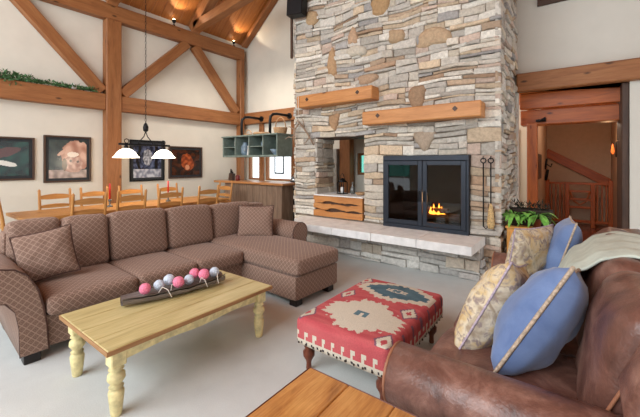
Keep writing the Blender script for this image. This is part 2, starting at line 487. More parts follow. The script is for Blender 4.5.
# back wall with the kitchen windows, the archway and the gable
bw = MB()
W0, W1, WA, WB, WZ0, WZ1 = -7.12, -6.62, -6.46, -5.5, 1.0, 2.1      # two kitchen windows
def wbox(x0, x1, z0, z1, mb=bw): mb.box((x0, YB, z0), (x1, YB+.2, z1), 0)
wbox(XL, W0, 0, 2.7); wbox(W0, W1, 0, WZ0); wbox(W0, W1, WZ1, 2.7); wbox(W1, WA, 0, 2.7); wbox(WA, WB, 0, WZ0); wbox(WA, WB, WZ1, 2.7)
wbox(WB, -3.68, 0, 2.7); wbox(-3.68, -3.2, 0, 1.2); wbox(-3.68, -3.2, 1.66, 2.7); wbox(-3.2, -.72, 0, 2.7)
bw.prism([(XL, 2.7), (-.72, 2.7), (-.72, ZR-(-.72-RIDGE)*SLOPE), (RIDGE, ZR), (XL, EAVE)], YB, YB+.2, 'xz')
struct('wall_back_kitchen', bw, 'wall')
br = MB()
br.prism([(-.72, 2.6), (XR, 2.6), (XR, ZRR), (-.72, ZR-(-.72-RIDGE)*SLOPE)], YB, YB+.2, 'xz')
br.box((.61, YB, 0), (XR, YB+.2, 2.6), 0)
struct('wall_back_living', br, 'wall2')
# ceiling: planks, two slopes
def slope(x0, z0, x1, z1):
    mb = MB(); n = 44; dy = (YB+.2+3)/n
    for i in range(n):
        y = -3+i*dy; col = None
        L = math.dist((x0, z0), (x1, z1)); a = math.atan2(z1-z0, x1-x0)
        mb.box((0, 0, 0), (L, dy-.006, .05), .004, mat=Matrix.Translation((x0, y, z0)) @ Matrix.Rotation(-a, 4, 'Y'))
    return mb
struct('ceiling', slope(XL-.2, EAVE-.17+.0, RIDGE, ZR), 'ceil')
struct('ceiling_right', slope(RIDGE, ZR, XR, ZRR), 'ceil')
# timber frame on the dining wall
def timber(name, label, mb, group=None, mat='beam'):
    o = mb.build(name, mat); return tag(o, label, 'beam', group)
F = -7.08
tf = thing('timber_frame', 'pegged brown timber frame of posts, beams and diagonal braces on dining wall', 'timber frame', (XL, 2.8, 0))
MB().box((XL, 2.71, 0), (F+.02, 2.98, 4.2), .012).build('post', 'beam', tf)
MB().box((XL, 5.93, 0), (F+.01, 6.07, 4.2), .012).build('post', 'beam', tf)
MB().box((XL, -2.9, 2.46), (F, 2.71, 2.76), .012).build('tie_beam', 'beam', tf)
MB().box((XL, 2.98, 2.46), (F, 5.93, 2.76), .012).build('tie_beam', 'beam', tf)
MB().box((XL, -2.9, 4.2), (F, 6.08, 4.5), .012).build('top_beam', 'beam', tf)
xm = (XL+F)/2
for y0, z0, y1, z1 in ((2.66, 2.8, 1.36, 4.2), (3.02, 2.8, 4.42, 4.2), (4.62, 4.2, 5.86, 2.79)):
    MB().beam((xm, y0, z0), (xm, y1, z1), F-XL-.02, .2, .01, up=(0, -(z1-z0), (y1-y0))).build('diagonal_brace', 'beam', tf)
# back wall beams
timber('wall_beam', 'beam on back wall above the kitchen, between corner and stone chimney', MB().box((XL, 6.08, 2.48), (-3.9, YB, 2.78), .012))
timber('header_beam', 'long pale brown beam over the hallway opening right of the chimney', MB().box((-.72, 6.08, 2.56), (XR, YB+.02, 2.84), .015))
# gable rafter and roof trusses
def raft(y, wd, dp, x1, mb):
    a = math.atan(SLOPE)
    p = Vector((XL+.05, y, EAVE-.02)); q = Vector((x1, y, EAVE+(x1-XL)*SLOPE-.05))
    n = Vector((math.sin(a), 0, -math.cos(a)))*dp*.5
    return mb.beam(p+n, q+n, wd, dp, .01, up=(0, 0, 1))
timber('gable_rafter', 'sloping rafter where the wood ceiling meets the back gable wall', raft(6.12, .18, .1, RIDGE, MB()))
for y, l1, zz in ((4.58, 'roof truss above the far end of dining area, nearer the kitchen', 0), (2.8, 'roof truss rising above the dining wall post', 0)):
    th = thing('roof_truss', l1, 'roof truss', (XL, y, 4.5))
    raft(y, .2, .24, RIDGE, MB()).build('rafter', 'beam', th)
    MB().beam((-7.0, y, 4.6), (-4.25, y, 4.94), .2, .2, .01).build('tie', 'beam', th)
# windows in the kitchen
def window(n, x0, x1, z0, z1, pane='pane', lead=False):
    mb = MB(); t = .05
    mb.box((x0, YB+.04, z0), (x0+t, YB+.12, z1)); mb.box((x1-t, YB+.04, z0), (x1, YB+.12, z1))
    mb.box((x0+t, YB+.04, z0), (x1-t, YB+.12, z0+t)); mb.box((x0+t, YB+.04, z1-t), (x1-t, YB+.12, z1))
    o = struct('window_%d' % n, mb, 'beam')
    g = MB().box((x0+t, YB+.07, z0+t), (x1-t, YB+.08, z1-t), 0).build('pane', pane, o)
    if lead:
        k = MB(); c = (x0+x1)/2-.02; h = .17; za, zb = 1.17, 1.62
        k.box((c-h, YB+.055, za), (c-h+.04, YB+.068, zb)); k.box((c+h-.04, YB+.055, za), (c+h, YB+.068, zb)); k.box((c-h+.03, YB+.055, za), (c+h-.03, YB+.068, za+.04))
        k.build('leaded_panel', 'blackmetal', o)
    return o
window(1, W0, W1, WZ0, WZ1); window(2, WA, WB, WZ0, WZ1, lead=True); window(3, -3.68, -3.2, 1.2, 1.66, 'teal')
timber('window_post', 'brown timber trim post between the two kitchen windows', MB().box((-6.62, YB-.06, 0), (-6.46, YB, 2.48), .01))
timber('window_post', 'brown timber trim post right of the kitchen windows beside the chimney', MB().box((-5.5, YB-.06, 0), (-5.33, YB, 2.48), .01))
timber('passage_post', 'brown timber post seen through the opening in the stone wall', MB().box((-3.95, 5.95, 0), (-3.69, 6.12, 2.48), .01))
tag(MB().box((-4.19, 5.9, 0), (-3.98, 6.15, 1.75), .01).build('kitchen_screen', 'screen'), 'pale grey panel behind the opening in the stone wall', 'panel')

# ------------------------------------------------------------------ stone chimney
STONES = [((226, 216, 200), 6), ((212, 205, 194), 6), ((200, 192, 180), 5), ((234, 228, 216), 5), ((216, 194, 166), 3), ((200, 174, 148), 2.5),
          ((182, 152, 126), 1), ((208, 186, 170), 2.5), ((182, 178, 174), 2), ((222, 210, 190), 2)]
PALE = [((226, 222, 214), 4), ((206, 202, 196), 4), ((190, 184, 178), 3), ((212, 198, 180), 1.5)]
def stonecol(r, STONES=STONES):
    t = r.uniform(0, sum(x[1] for x in STONES))
    for c, wt in STONES:
        t -= wt
        if t <= 0: break
    k = r.uniform(.88, 1.08); return lin(tuple(min(255, x*k) for x in c))
def stone_block(mb, O, U, V, N, u0, u1, v0, v1, prot, r, col=None, skew=0):
    g = .0035; u0 += g; u1 -= g; v0 += g; v1 -= g
    if u1-u0 < .02 or v1-v0 < .01: return
    j = lambda a: r.uniform(-a, a)
    jt = min(.01, (v1-v0)*.18)
    um = (u0+u1)/2+j((u1-u0)*.15)
    out = [(u0+j(.006), v0+j(jt)), (um, v0+j(jt)), (u1+j(.006), v0+j(jt)), (u1+abs(j(.004)), (v0+v1)/2), (u1+j(.006), v1+j(jt)), (um+j(.03), v1+j(jt)), (u0+j(.006), v1+j(jt)), (u0-abs(j(.004)), (v0+v1)/2)]
    e = min(.012, (v1-v0)*.25)
    cu = (u0+u1)/2; cv = (v0+v1)/2
    def P(u, v, d): return O+U*u+V*v+N*d
    vs = [P(u, v, -.02) for u, v in out]+[P(u, v, prot-e*.7) for u, v in out]
    tl, tu = j(.012), j(.008)
    for u, v in out:
        a, b_ = u-cu, v-cv; fu = max(.5, 1-e/max(abs(u1-u0)/2, .01)); fv = max(.5, 1-e/max(abs(v1-v0)/2, .01))
        vs.append(P(cu+a*fu, cv+b_*fv, prot+tl*(a/(u1-u0))+tu*(b_/(v1-v0))))
    vs.append(P(cu, cv, prot+abs(j(.006))))
    Fc = []
    for k in range(8):
        m = (k+1) % 8; Fc += [(k, m, 8+m, 8+k), (8+k, 8+m, 16+m, 16+k), (16+k, 16+m, 24)]
    if U.cross(V).dot(N) < 0: Fc = [f[::-1] for f in Fc]
    mb.add(vs, Fc, col=col or stonecol(r))
def rubble(mb, O, U, V, N, W, H, holes=(), seed=1, vb=(.15, .26), z0=0, big=1.0, pal=None):
    r = random.Random(seed); O, U, V, N = Vector(O), Vector(U), Vector(V), Vector(N)
    cuts = sorted({z0, H} | {h[2] for h in holes} | {h[3] for h in holes}); cuts = [c for c in cuts if z0 <= c <= H]
    for a, b_ in zip(cuts, cuts[1:]):
        z = a
        while z < b_-1e-6:
            h = r.uniform(*vb)
            if b_-(z+h) < vb[0]*.6: h = b_-z
            segs = [(0, W)]
            for q in holes:
                if q[2] < z+h-1e-4 and q[3] > z+1e-4:
                    ns = []
                    for s0, s1 in segs:
                        if q[1] <= s0 or q[0] >= s1: ns.append((s0, s1)); continue
                        if q[0] > s0: ns.append((s0, q[0]))
                        if q[1] < s1: ns.append((q[1], s1))
                    segs = ns
            for s0, s1 in segs:
                u = s0
                while u < s1-1e-6:
                    cw = r.uniform(.4, .95)*big
                    if s1-(u+cw) < .2: cw = s1-u
                    # cell u..u+cw, z..z+h : stack of 2-4 courses
                    zz = z; nst = r.choice((1, 2)) if pal else (r.choice((2, 3, 4, 4)) if h > .2 else r.choice((2, 3, 3))); ws = [r.uniform(.5, 1.5) for _ in range(nst)]; tot = sum(ws)
                    for wt in ws:
                        sh = h*wt/tot; x = u
                        while x < u+cw-1e-6:
                            sw = r.uniform(.14, .4)*big if sh > .08 else r.uniform(.18, .6)*big
                            if u+cw-(x+sw) < .09: sw = u+cw-x
                            stone_block(mb, O, U, V, N, x, x+sw, zz, zz+sh, r.uniform(.008, .06), r, col=stonecol(r, pal) if pal else None)
                            x += sw
                        zz += sh
                    u += cw
            z += h
def boulder(mb, x, z, rx, rz_, col, r, y=4.7, pts=None, tri=False):
    n = 16; vs = [Vector((x, y-.075, z))]; rings = ((.55, .072), (.85, .058), (1.0, .03), (1.02, -.02))
    prof = []
    ph = r.uniform(0, 6)
    for k in range(n):
        t = 2*PI*k/n; q = 1+.1*math.sin(3*t+ph)+.05*math.sin(5*t+ph*2)
        sx = rx*q; sz = rz_*q
        if tri: sx *= (1-.55*max(0, math.sin(t))) if not tri == 'down' else (.62-.38*math.sin(-t)) 
        c, s_ = math.cos(t), math.sin(t); p = 5 if tri else 3.4
        m = (abs(c)**p+abs(s_)**p)**(-1/p)
        prof.append((sx*c*m, sz*s_*m))
    for sc_, d in rings:
        for px, pz in prof: vs.append(Vector((x+px*sc_, y-d+r.uniform(-.003, .003), z+pz*sc_)))
    Fc = [(0, 1+k, 1+(k+1) % n) for k in range(n)]
    for i in range(3):
        for k in range(n): Fc.append((1+i*n+k, 1+(i+1)*n+k, 1+(i+1)*n+(k+1) % n, 1+i*n+(k+1) % n))
    mb.add(vs, Fc, col=lin(col), smooth=True)
FX0, FX1, FY, TOPZ = -4.06, -.7165, 4.7, 6.2
OP = (-3.6, -2.63, .9, 1.88); PN = (-3.635, -2.646, .54, .9); IN = (-2.273, -1.074, .516, 1.555)
fp = thing('stone_fireplace', 'tall ledgestone chimney with glass-doored fireplace and raised pale hearth', 'fireplace', (-2.4, 4.9, 0))
core = MB(); D = FY+.5
core.box((FX0+.02, FY, 0), (OP[0], D, TOPZ), 0); core.box((OP[0], FY, 0), (OP[1], D, .54), 0); core.box((OP[0], FY+.06, .54), (OP[1], D, .88), 0)
core.box((OP[0], FY, OP[3]), (OP[1], D, TOPZ), 0); core.box((OP[1], FY, 0), (IN[0], YB-.02, TOPZ), 0)
core.box((IN[0], FY, 0), (IN[1], YB-.02, IN[2]), 0); core.box((IN[0], FY, IN[3]), (IN[1], YB-.02, TOPZ), 0); core.box((IN[0], FY+.65, IN[2]), (IN[1], YB-.02, IN[3]), 0)
core.box((IN[1], FY, 0), (FX1-.06, YB-.02, TOPZ), 0)
core.build('masonry_core', 'shaded_mortar', fp)
st = MB()
X0 = FX0
hl = [(OP[0]-X0, OP[1]-X0, .54, 1.88), (IN[0]-X0, IN[1]-X0, IN[2], IN[3])]
rubble(st, (X0, FY, 0), (1, 0, 0), (0, 0, 1), (0, -1, 0), FX1-X0, TOPZ, hl, 11)
rubble(st, (FX1-.045, FY-.03, 0), (0, 1, 0), (0, 0, 1), (1, 0, 0), YB-FY-.02, TOPZ, (), 21)
rubble(st, (X0, FY-.03, 0), (0, 1, 0), (0, 0, 1), (-1, 0, 0), .5, TOPZ, (), 31)
rubble(st, (OP[0], FY-.02, 0), (0, 1, 0), (0, 0, 1), (1, 0, 0), .54, 1.88, (), 41, z0=.9)
rr = random.Random(3)
for x, z, a, c, col, tri in ((-3.68, 3.966, .13, .13, (190, 160, 124), 0), (-2.36, 3.83, .15, .15, (186, 152, 112), 0), (-2.095, 3.33, .13, .1, (190, 162, 130), 0),
                        (-1.55, 3.2, .24, .12, (200, 172, 140), 0), (-2.57, 2.77, .17, .09, (190, 160, 132), 0), (-1.776, 2.37, .12, .16, (172, 142, 114), 0),
                        (-2.779, 3.227, .18, .07, (214, 204, 186), 0), (-3.24, 3.13, .09, .22, (196, 160, 122), 1), (-2.834, 3.46, .09, .14, (200, 166, 136), 1),
                        (-1.675, 1.765, .19, .15, (184, 166, 146), 'down'), (-3.2, 2.16, .14, .15, (186, 150, 116), 'down')):
    boulder(st, x, z, a, c, col, rr, tri=tri)
def warp(p):
    x, y, z = p
    def away(a0, a1, b0, b1):      # 0 inside/at an opening, rising to 1 a little away
        dx = max(a0-x, 0, x-a1); dz = max(b0-z, 0, z-b1); return min(1, math.hypot(dx, dz)/.3)
    k = min(away(OP[0], OP[1], .54, 1.88), away(IN[0], IN[1], IN[2], IN[3]), max(0, min(1, (z-.5)/.4)))
    n1 = noise.noise(Vector((x*1.1, y*1.1, z*1.3)))*.075+noise.noise(Vector((x*3.5, y*3.5, z*4+9)))*.022
    return (x, y, z+n1*k)
st.v = [warp(p) for p in st.v]
st.build('stonework', 'stone', fp)
# hearth
hs = MB()
slabs = [[(-3.80, 4.66), (-3.76, 4.3), (-3.32, 4.0), (-2.79, 4.0), (-2.79, 4.66)], [(-2.783, 4.66), (-2.783, 4.0), (-2.16, 4.0), (-2.16, 4.66)], [(-2.153, 4.66), (-2.153, 4.0), (-1.54, 4.0), (-1.54, 4.66)], [(-1.533, 4.66), (-1.533, 4.0), (-.905, 4.0), (-.89, 4.66)]]
for p in slabs: hs.prism(p, .415, .52, 'xy', bev=.006)
hs.build('hearth_slab', 'hearth', fp)
hb = MB(); hb.box((-3.84, 4.52, 0), (-.94, 4.7, .415), 0, col=lin((170, 164, 156)))
rubble(hb, (-3.86, 4.5, 0), (1, 0, 0), (0, 0, 1), (0, -1, 0), 2.94, .415, (), 51, vb=(.1, .15), pal=PALE)
rubble(hb, (-.92, 4.5, 0), (0, 1, 0), (0, 0, 1), (1, 0, 0), .2, .415, (), 52, vb=(.1, .15), pal=PALE)
hb.build('hearth_base', 'stone', fp)
# mantels: stout timbers let into the stone
for lb, x0, x1, z0, z1, pegs in (('shorter upper mantel beam', -3.83, -2.373, 2.40, 2.60, (-3.6, -2.62)), ('long lower mantel beam', -2.54, -.895, 2.02, 2.215, (-2.28, -1.2))):
    mb = MB().box((x0, 4.44, z0), (x1, 4.73, z1), .012); m_ = mb.build('mantel_beam', 'mantel', fp, lb)
    for px in pegs:
        MB().box((-.025, -.008, -.025), (.025, .01, .025), .003, mat=TR((px, 4.44, (z0+z1)/2+.02), 0, PI/4)).build('peg', 'darkwood', m_)
# split-log panel below the opening
pw = MB(); x0, x1 = PN[0]+.01, PN[1]-.01; n = 26
edges = [(.54, .54)]
def wav(k, a, s0): return [a+.012*math.sin(i*.7+s0)+rnd.uniform(-.004, .004) for i in range(n+1)]
l1a = [.645+.01*math.sin(i*.5)-(.012 if 6 < i < 20 else 0) for i in range(n+1)]; l1b = [.668+.012*math.sin(i*.6+1)+(.016 if 8 < i < 18 else 0) for i in range(n+1)]
l2a = [.765+.01*math.sin(i*.45+2)-(.016 if 9 < i < 20 else 0) for i in range(n+1)]; l2b = [.782+.01*math.sin(i*.55+3)+(.016 if 5 < i < 17 else 0) for i in range(n+1)]
for lo_, hi_ in (([.545]*(n+1), l1a), (l1b, l2a), (l2b, [.895]*(n+1))):
    poly = [(x0+(x1-x0)*i/n, lo_[i]) for i in range(n+1)]+[(x0+(x1-x0)*i/n, hi_[i]) for i in range(n, -1, -1)]
    pw.prism(poly, 4.655, 4.71, 'xz')
pw.box((x0, 4.71, .545), (x1, 4.75, .895), 0)
pn = pw.build('wood_box_panel', 'mantel', fp)
MB().box((x0+.005, 4.70, .6), (x1-.005, 4.708, .84), 0).build('panel_gap', 'darkwood', pn)
MB().box((OP[0], 4.62, .895), (OP[1], 5.2, .915), .004).build('opening_ledge', 'hearth', fp)
lb_ = MB().box((OP[0], 4.68, 1.87), (OP[1], 5.2, 1.93), .01); lb_.build('opening_lintel', 'darkwood', fp)
# insert
ix0, ix1, iz0, iz1 = IN
fr = MB(); yf = 4.60; t = .075
fr.box((ix0, yf, iz1-.07), (ix1, 4.78, iz1)); fr.box((ix0, yf, iz0), (ix1, 4.78, iz0+.06)); fr.box((ix0, yf, iz0+.06), (ix0+.03, 4.78, iz1-.07)); fr.box((ix1-.03, yf, iz0+.06), (ix1, 4.78, iz1-.07))
ff = fr.build('insert_frame', 'blackmetal', fp)
xm_ = (ix0+ix1)/2
for a, b_, hx in ((ix0+.032, xm_-.004, xm_-.035), (xm_+.004, ix1-.032, xm_+.035)):
    d = MB(); za, zb = iz0+.065, iz1-.075; q = .06; y0, y1 = 4.585, 4.615
    d.box((a, y0, za), (a+q, y1, zb)); d.box((b_-q, y0, za), (b_, y1, zb)); d.box((a+q, y0, za), (b_-q, y1, za+q)); d.box((a+q, y0, zb-q), (b_-q, y1, zb))
    dd = d.build('fire_door', 'blackmetal', fp)
    MB().box((a+q, 4.6, za+q), (b_-q, 4.606, zb-q), 0).build('glass', 'fireglass', dd)
    MB().tube([(hx, 4.585, .92), (hx, 4.55, .93), (hx, 4.55, 1.05), (hx, 4.585, 1.06)], .008).build('handle', 'black', dd)
fb = MB(); fb.box((ix0+.03, 5.3, iz0), (ix1-.03, 5.34, iz1), 0); fb.box((ix0+.005, 4.78, iz0), (ix0+.03, 5.34, iz1), 0); fb.box((ix1-.03, 4.78, iz0), (ix1-.005, 5.34, iz1), 0)
fb.box((ix0+.03, 4.78, iz0), (ix1-.03, 5.3, iz0+.03), 0); fb.box((ix0+.03, 4.78, iz1-.03), (ix1-.03, 5.3, iz1), 0); fb.build('firebox_lining', 'soot', fp)
# grate, logs, flames
gr = MB()
for k in range(7): x = -1.68+k*.07; gr.tube([(x, 4.85, .63), (x, 4.82, .62), (x, 5.05, .62)], .008, 6)
gr.tube([(-1.7, 4.83, .62), (-1.24, 4.83, .62)], .01); gr.tube([(-1.7, 5.04, .62), (-1.24, 5.04, .62)], .01)
for x in (-1.68, -1.26):
    for y in (4.84, 5.03): gr.tube([(x, y, .62), (x, y, .545)], .01)
tag(gr.build('fire_grate', 'black'), 'black iron grate holding the burning logs inside the fireplace', 'fire grate')
for i, (p, q, r_, lb) in enumerate((((-1.74, 4.9, .675), (-1.2, 4.88, .68), .045, 'front burning log on the fire grate'), ((-1.7, 5.0, .675), (-1.25, 5.02, .68), .045, 'rear burning log on the fire grate'), ((-1.86, 4.98, .76), (-1.42, 4.92, .765), .04, 'upper log lying across the two others at left'))):
    pp = [Vector(p).lerp(Vector(q), k/6)+Vector((0, rnd.uniform(-.006, .006), rnd.uniform(-.006, .006))) for k in range(7)]
    tag(MB().tube(pp, [r_*rnd.uniform(.9, 1.05) for _ in pp], 12).build('log', 'log'), lb, 'log', None)
fl = MB()
for x, y, h, r_ in ((-1.67, 4.93, .11, .028), (-1.635, 4.95, .15, .03), (-1.6, 4.94, .1, .028), (-1.56, 4.96, .16, .032), (-1.52, 4.95, .12, .028), (-1.49, 4.94, .08, .022), (-1.62, 4.9, .07, .03), (-1.55, 4.9, .06, .03)):
    fl.lathe([(.004, 0), (r_, h*.16), (r_*.9, h*.34), (r_*.5, h*.62), (r_*.2, h*.84), (.002, h)], (x, y, .705), 10)
tag(fl.build('flame', 'flame'), 'orange flames rising from the logs behind the glass', 'fire', kind='stuff')
lamp('firelight', 'POINT', (-1.58, 4.84, .95), 3, (1, .5, .2), .08)

# antler ornament and cord, left side of chimney
an = MB()
def arc(pts, r0, r1): an.tube(pts, [r0+(r1-r0)*i/(len(pts)-1) for i in range(len(pts))], 8)
arc([(-3.58, 4.6, 1.76), (-3.66, 4.58, 1.9), (-3.76, 4.57, 2.04), (-3.86, 4.58, 2.13), (-3.93, 4.58, 2.2)], .012, .02)
arc([(-3.98, 4.58, 1.78), (-4.02, 4.58, 1.92), (-3.98, 4.57, 2.05), (-3.9, 4.57, 2.14)], .01, .018)
arc([(-3.78, 4.58, 2.06), (-3.76, 4.55, 2.16), (-3.8, 4.54, 2.24)], .014, .004); arc([(-3.66, 4.58, 1.9), (-3.7, 4.55, 1.82), (-3.76, 4.54, 1.78)], .012, .004)
arc([(-3.98, 4.57, 2.04), (-4.08, 4.55, 2.1), (-4.18, 4.54, 2.1)], .014, .004); arc([(-4.02, 4.58, 1.9), (-4.12, 4.56, 1.92), (-4.2, 4.55, 1.88)], .012, .004)
ao = an.build('antler_ornament', 'antler'); tag(ao, 'pale antler ornament hanging on stone corner left of the opening', 'antler')
MB().tube([(-3.9, 4.57, 2.14), (-3.77, 4.42, 2.42), (-3.77, 4.42, 2.6), (-3.77, 4.44, 2.612)], .005, 6).build('cord', 'twine', ao)
# loudspeaker high on the chimney's corner
sp = thing('loudspeaker', 'black loudspeaker fixed high on left corner of the stone chimney', 'speaker', (-3.9, 4.5, 4.0))
MB().box((-.17, -.1, 0), (.15, .08, .52), .01, mat=TR((-3.88, 4.52, 4.02), .12, .05)).build('cabinet', 'black', sp)
MB().box((-4.12, 4.6, 3.35), (-4.08, 4.64, 4.45), .004).build('mounting_pole', 'darkwood', sp)
MB().box((-4.12, 4.56, 4.2), (-3.9, 4.64, 4.24), .004).build('bracket', 'black', sp)

# fireplace tools hanging at right of the insert
for x, zt, zb, lb in ((-.905, 1.53, .66, 'long black poker hanging on the stone beside the fire doors'), (-.82, 1.53, .92, 'hearth brush with straw head hanging on stone nearest chimney corner')):
    th = thing('fire_poker' if zb < .8 else 'hearth_brush', lb, 'fire tool', (x, 4.62, zb-.28 if zb > .8 else zb))
    mb = MB(); mb.tube([(x, 4.615, zb), (x, 4.615, zt-.08)], .008)
    mb.tube([(x+.03*math.sin(2*PI*k/12), 4.615, zt-.05-.03*math.cos(2*PI*k/12)) for k in range(12)], .007, 6, closed=True)
    mb.build('shaft', 'black', th)
    MB().tube([(x, 4.66, zt), (x, 4.60, zt), (x, 4.60, zt-.03), (x, 4.615, zt-.035)], .006, 6).build('hook', 'black', th)
    if zb > .8: MB().lathe([(.03, -.28), (.045, -.22), (.035, -.1), (.02, 0), (.008, .03)], (x, 4.615, zb), 12).build('straw_head', 'brick', th)
    else: MB().tube([(x, 4.615, zb), (x+.03, 4.615, zb-.03), (x+.05, 4.615, zb)], .007, 6).build('poker_tip', 'black', th)

# lantern and dish in the opening
ln = thing('lantern', 'small black wire lantern on ledge in the stone opening', 'lantern', (-3.22, 4.95, .915))
mb = MB(); 
for a in (-.06, .06):
    for b_ in (-.06, .06): mb.box((-3.22+a-.006, 4.95+b_-.006, .93), (-3.22+a+.006, 4.95+b_+.006, 1.12), .002)
mb.box((-3.295, 4.875, .915), (-3.145, 5.025, .93)); mb.lathe([(.1, 1.12), (.05, 1.17), (.01, 1.19)], (-3.22, 4.95, 0), 4)
mb.build('cage', 'black', ln); MB().tube([(-3.27, 4.95, 1.14), (-3.25, 4.95, 1.24), (-3.22, 4.95, 1.27), (-3.19, 4.95, 1.24), (-3.17, 4.95, 1.14)], .005, 6).build('handle', 'black', ln)
MB().lathe([(.03, 0), (.03, .1), (.004, .105)], (-3.22, 4.95, .93), 12).build('candle', 'white', ln)
tag(MB().lathe([(.03, 0), (.07, .01), (.1, .05), (.095, .05), (.06, .015), (.0, .012)], (-2.82, 4.9, .915), 18).build('dish', 'basket'), 'small tan dish on the ledge in the stone opening', 'dish')
tag(MB().lathe([(.03, 0), (.045, .03), (.04, .1), (.015, .14), (.015, .2), (.02, .21)], (-3.03, 4.98, .915), 14).build('bottle', 'candleglass'), 'grey bottle beside the lantern in the stone opening', 'bottle')

# ------------------------------------------------------------------ hallway beyond the opening
struct('floor_hall', MB().box((-1.9, YB, -.1), (1.0, 10.6, -.001), 0, grain=1), 'hallfloor')
struct('wall_hall_left', MB().box((-.66, 6.95, 0), (-.54, 10.2, 2.6), 0), plain('hall_plaster', (196, 168, 142), .8, var=.02, spec=.1))
struct('wall_hall_right', MB().box((.68, YB+.2, 0), (.8, 10.4, 2.6), 0), bpy.data.materials['hall_plaster'])
struct('wall_hall_back', MB().box((-.66, 10.2, -.1), (.8, 10.4, 2.6), 0), bpy.data.materials['hall_plaster'])
struct('wall_passage', MB().box((-1.9, 7.6, 0), (-.66, 7.7, 2.6), 0), 'wall')
hc = MB()
for k in range(20): hc.box((-1.9, YB+.2+k*.21, 2.58), (.8, YB+.2+k*.21+.2, 2.62), .004)
struct('ceiling_hall', hc, 'hallwood')
struct('trim_1', MB().box((-1.0, 7.54, 0), (-.86, 7.6, 2.1), .006), 'darkwood')
timber('hall_post', 'reddish timber post at left side of the hallway opening', MB().box((-.615, 6.45, 0), (-.468, 6.6, 2.1), .01), mat='hallwood')
timber('hall_header', 'reddish header beam across the hallway inside the opening', MB().box((-.72, 6.6, 2.08), (.68, 6.9, 2.325), .01), mat='hallwood')
timber('hall_header', 'dark upper ceiling beam just behind the pale opening beam', MB().box((-.715, 6.46, 2.33), (.68, 6.58, 2.578), .01), mat='hallwood')
timber('jamb_post', 'dark brown jamb at right side of the hallway opening against white wall', MB().box((.53, YB+.03, 0), (.61, 6.9, 2.56), .008), mat='darkwood')
tag(MB().box((-.5, 6.55, 2.12), (-.36, 6.6, 2.16), .008).tube([(-.43, 6.56, 2.14), (-.43, 6.5, 2.13), (-.36, 6.48, 2.17)], .02, 8).build('iron_hook', 'black'), 'small black iron hook on the reddish hallway header beam', 'hook')
# stair stringer and hall things
timber('stair_stringer', 'sloping brown stair stringer on the far hallway wall', MB().beam((-.56, 10.16, 1.72), (.66, 10.16, .98), .06, .2, .008), mat='hallwood')
rl = thing('stair_railing', 'slatted wooden stair railing across the end of the hallway', 'railing', (0.05, 9.7, 0))
mb = MB(); mb.box((-.54, 9.66, .96), (.68, 9.74, 1.01)); mb.build('top_rail', 'hallwood', rl); MB().box((-.54, 9.67, .1), (.68, 9.73, .16)).build('bottom_rail', 'hallwood', rl)
for x in (-.5, -.12, .34, .64): MB().box((x-.04, 9.65, 0), (x+.04, 9.75, 1.06 if abs(x) > .4 else .96), .005).build('post', 'hallwood', rl)
for x in (-.42, -.34, -.26, -.19, .42, .5, .57): MB().box((x-.014, 9.685, .16), (x+.014, 9.715, .96), .003).build('slat', 'hallwood', rl)
for z in (.78, .6, .42): MB().box((-.08, 9.685, z), (.3, 9.715, z+.05), .003).build('cross_slat', 'hallwood', rl)
MB().tube([(-.07, 9.7, .8), (0, 9.7, .58), (.11, 9.7, .5), (.22, 9.7, .58), (.29, 9.7, .8)], .018, 8).build('curved_brace', 'hallwood', rl)
tag(MB().box((-.54, 7.3, 1.15), (-.51, 8.0, 1.62), .006).build('picture_frame', 'darkwood'), 'small dark framed picture seen edge-on on hallway left wall', 'picture')
iw = MB(); iw.tube([(-.53, 9.4, 1.3), (-.5, 9.4, 1.55)], .02); iw.tube([(-.5, 9.4, 1.42), (-.42, 9.4, 1.36), (-.4, 9.4, 1.44)], .015); iw.tube([(-.52, 9.4, 1.05), (-.48, 9.4, 1.3)], .03)
tag(iw.build('coat_hook', 'black'), 'black iron wall hook at the far end of the hallway', 'hook')
sc = thing('wall_sconce', 'small glowing amber sconce on the right hallway wall', 'lamp', (.62, 8.6, 1.6))
MB().box((.64, 8.5, 1.56), (.68, 8.7, 1.86), .01).build('backplate', 'black', sc); MB().lathe([(.01, 0), (.03, .05), (.022, .11), (.003, .2)], (.6, 8.6, 1.62), 10).build('lamp_shade', emit('amber_glass', (255, 120, 50), 1.1), sc)
lamp('sconce_light', 'POINT', (.52, 8.6, 1.9), 4, (1, .62, .32), .08)
lamp('hall_fill', 'POINT', (.1, 7.9, 2.3), 10, (1, .8, .62), .1)  # fill added to brighten the hallway; no fixture behind it
lamp('hall_entry_fill', 'POINT', (-1.3, 7.0, 2.2), 9, (1, .9, .78), .1)  # bare point light added in the passage, without a fixture
# framed piece high on the back wall
hf = thing('high_picture', 'dark wooden framed panel high on white wall above hallway opening', 'picture', (0, YB-.02, 3.86))
mb = MB(); mb.box((-.45, YB-.05, 3.86), (.12, YB, 3.93)); mb.box((-.45, YB-.05, 3.93), (-.38, YB, 4.6)); mb.box((.05, YB-.05, 3.93), (.12, YB, 4.6)); mb.box((-.45, YB-.05, 4.6), (.12, YB, 4.67)); mb.build('frame', 'darkwood', hf)
MB().box((-.38, YB-.03, 3.93), (.05, YB, 4.6), 0).build('panel', 'darkwood', hf)

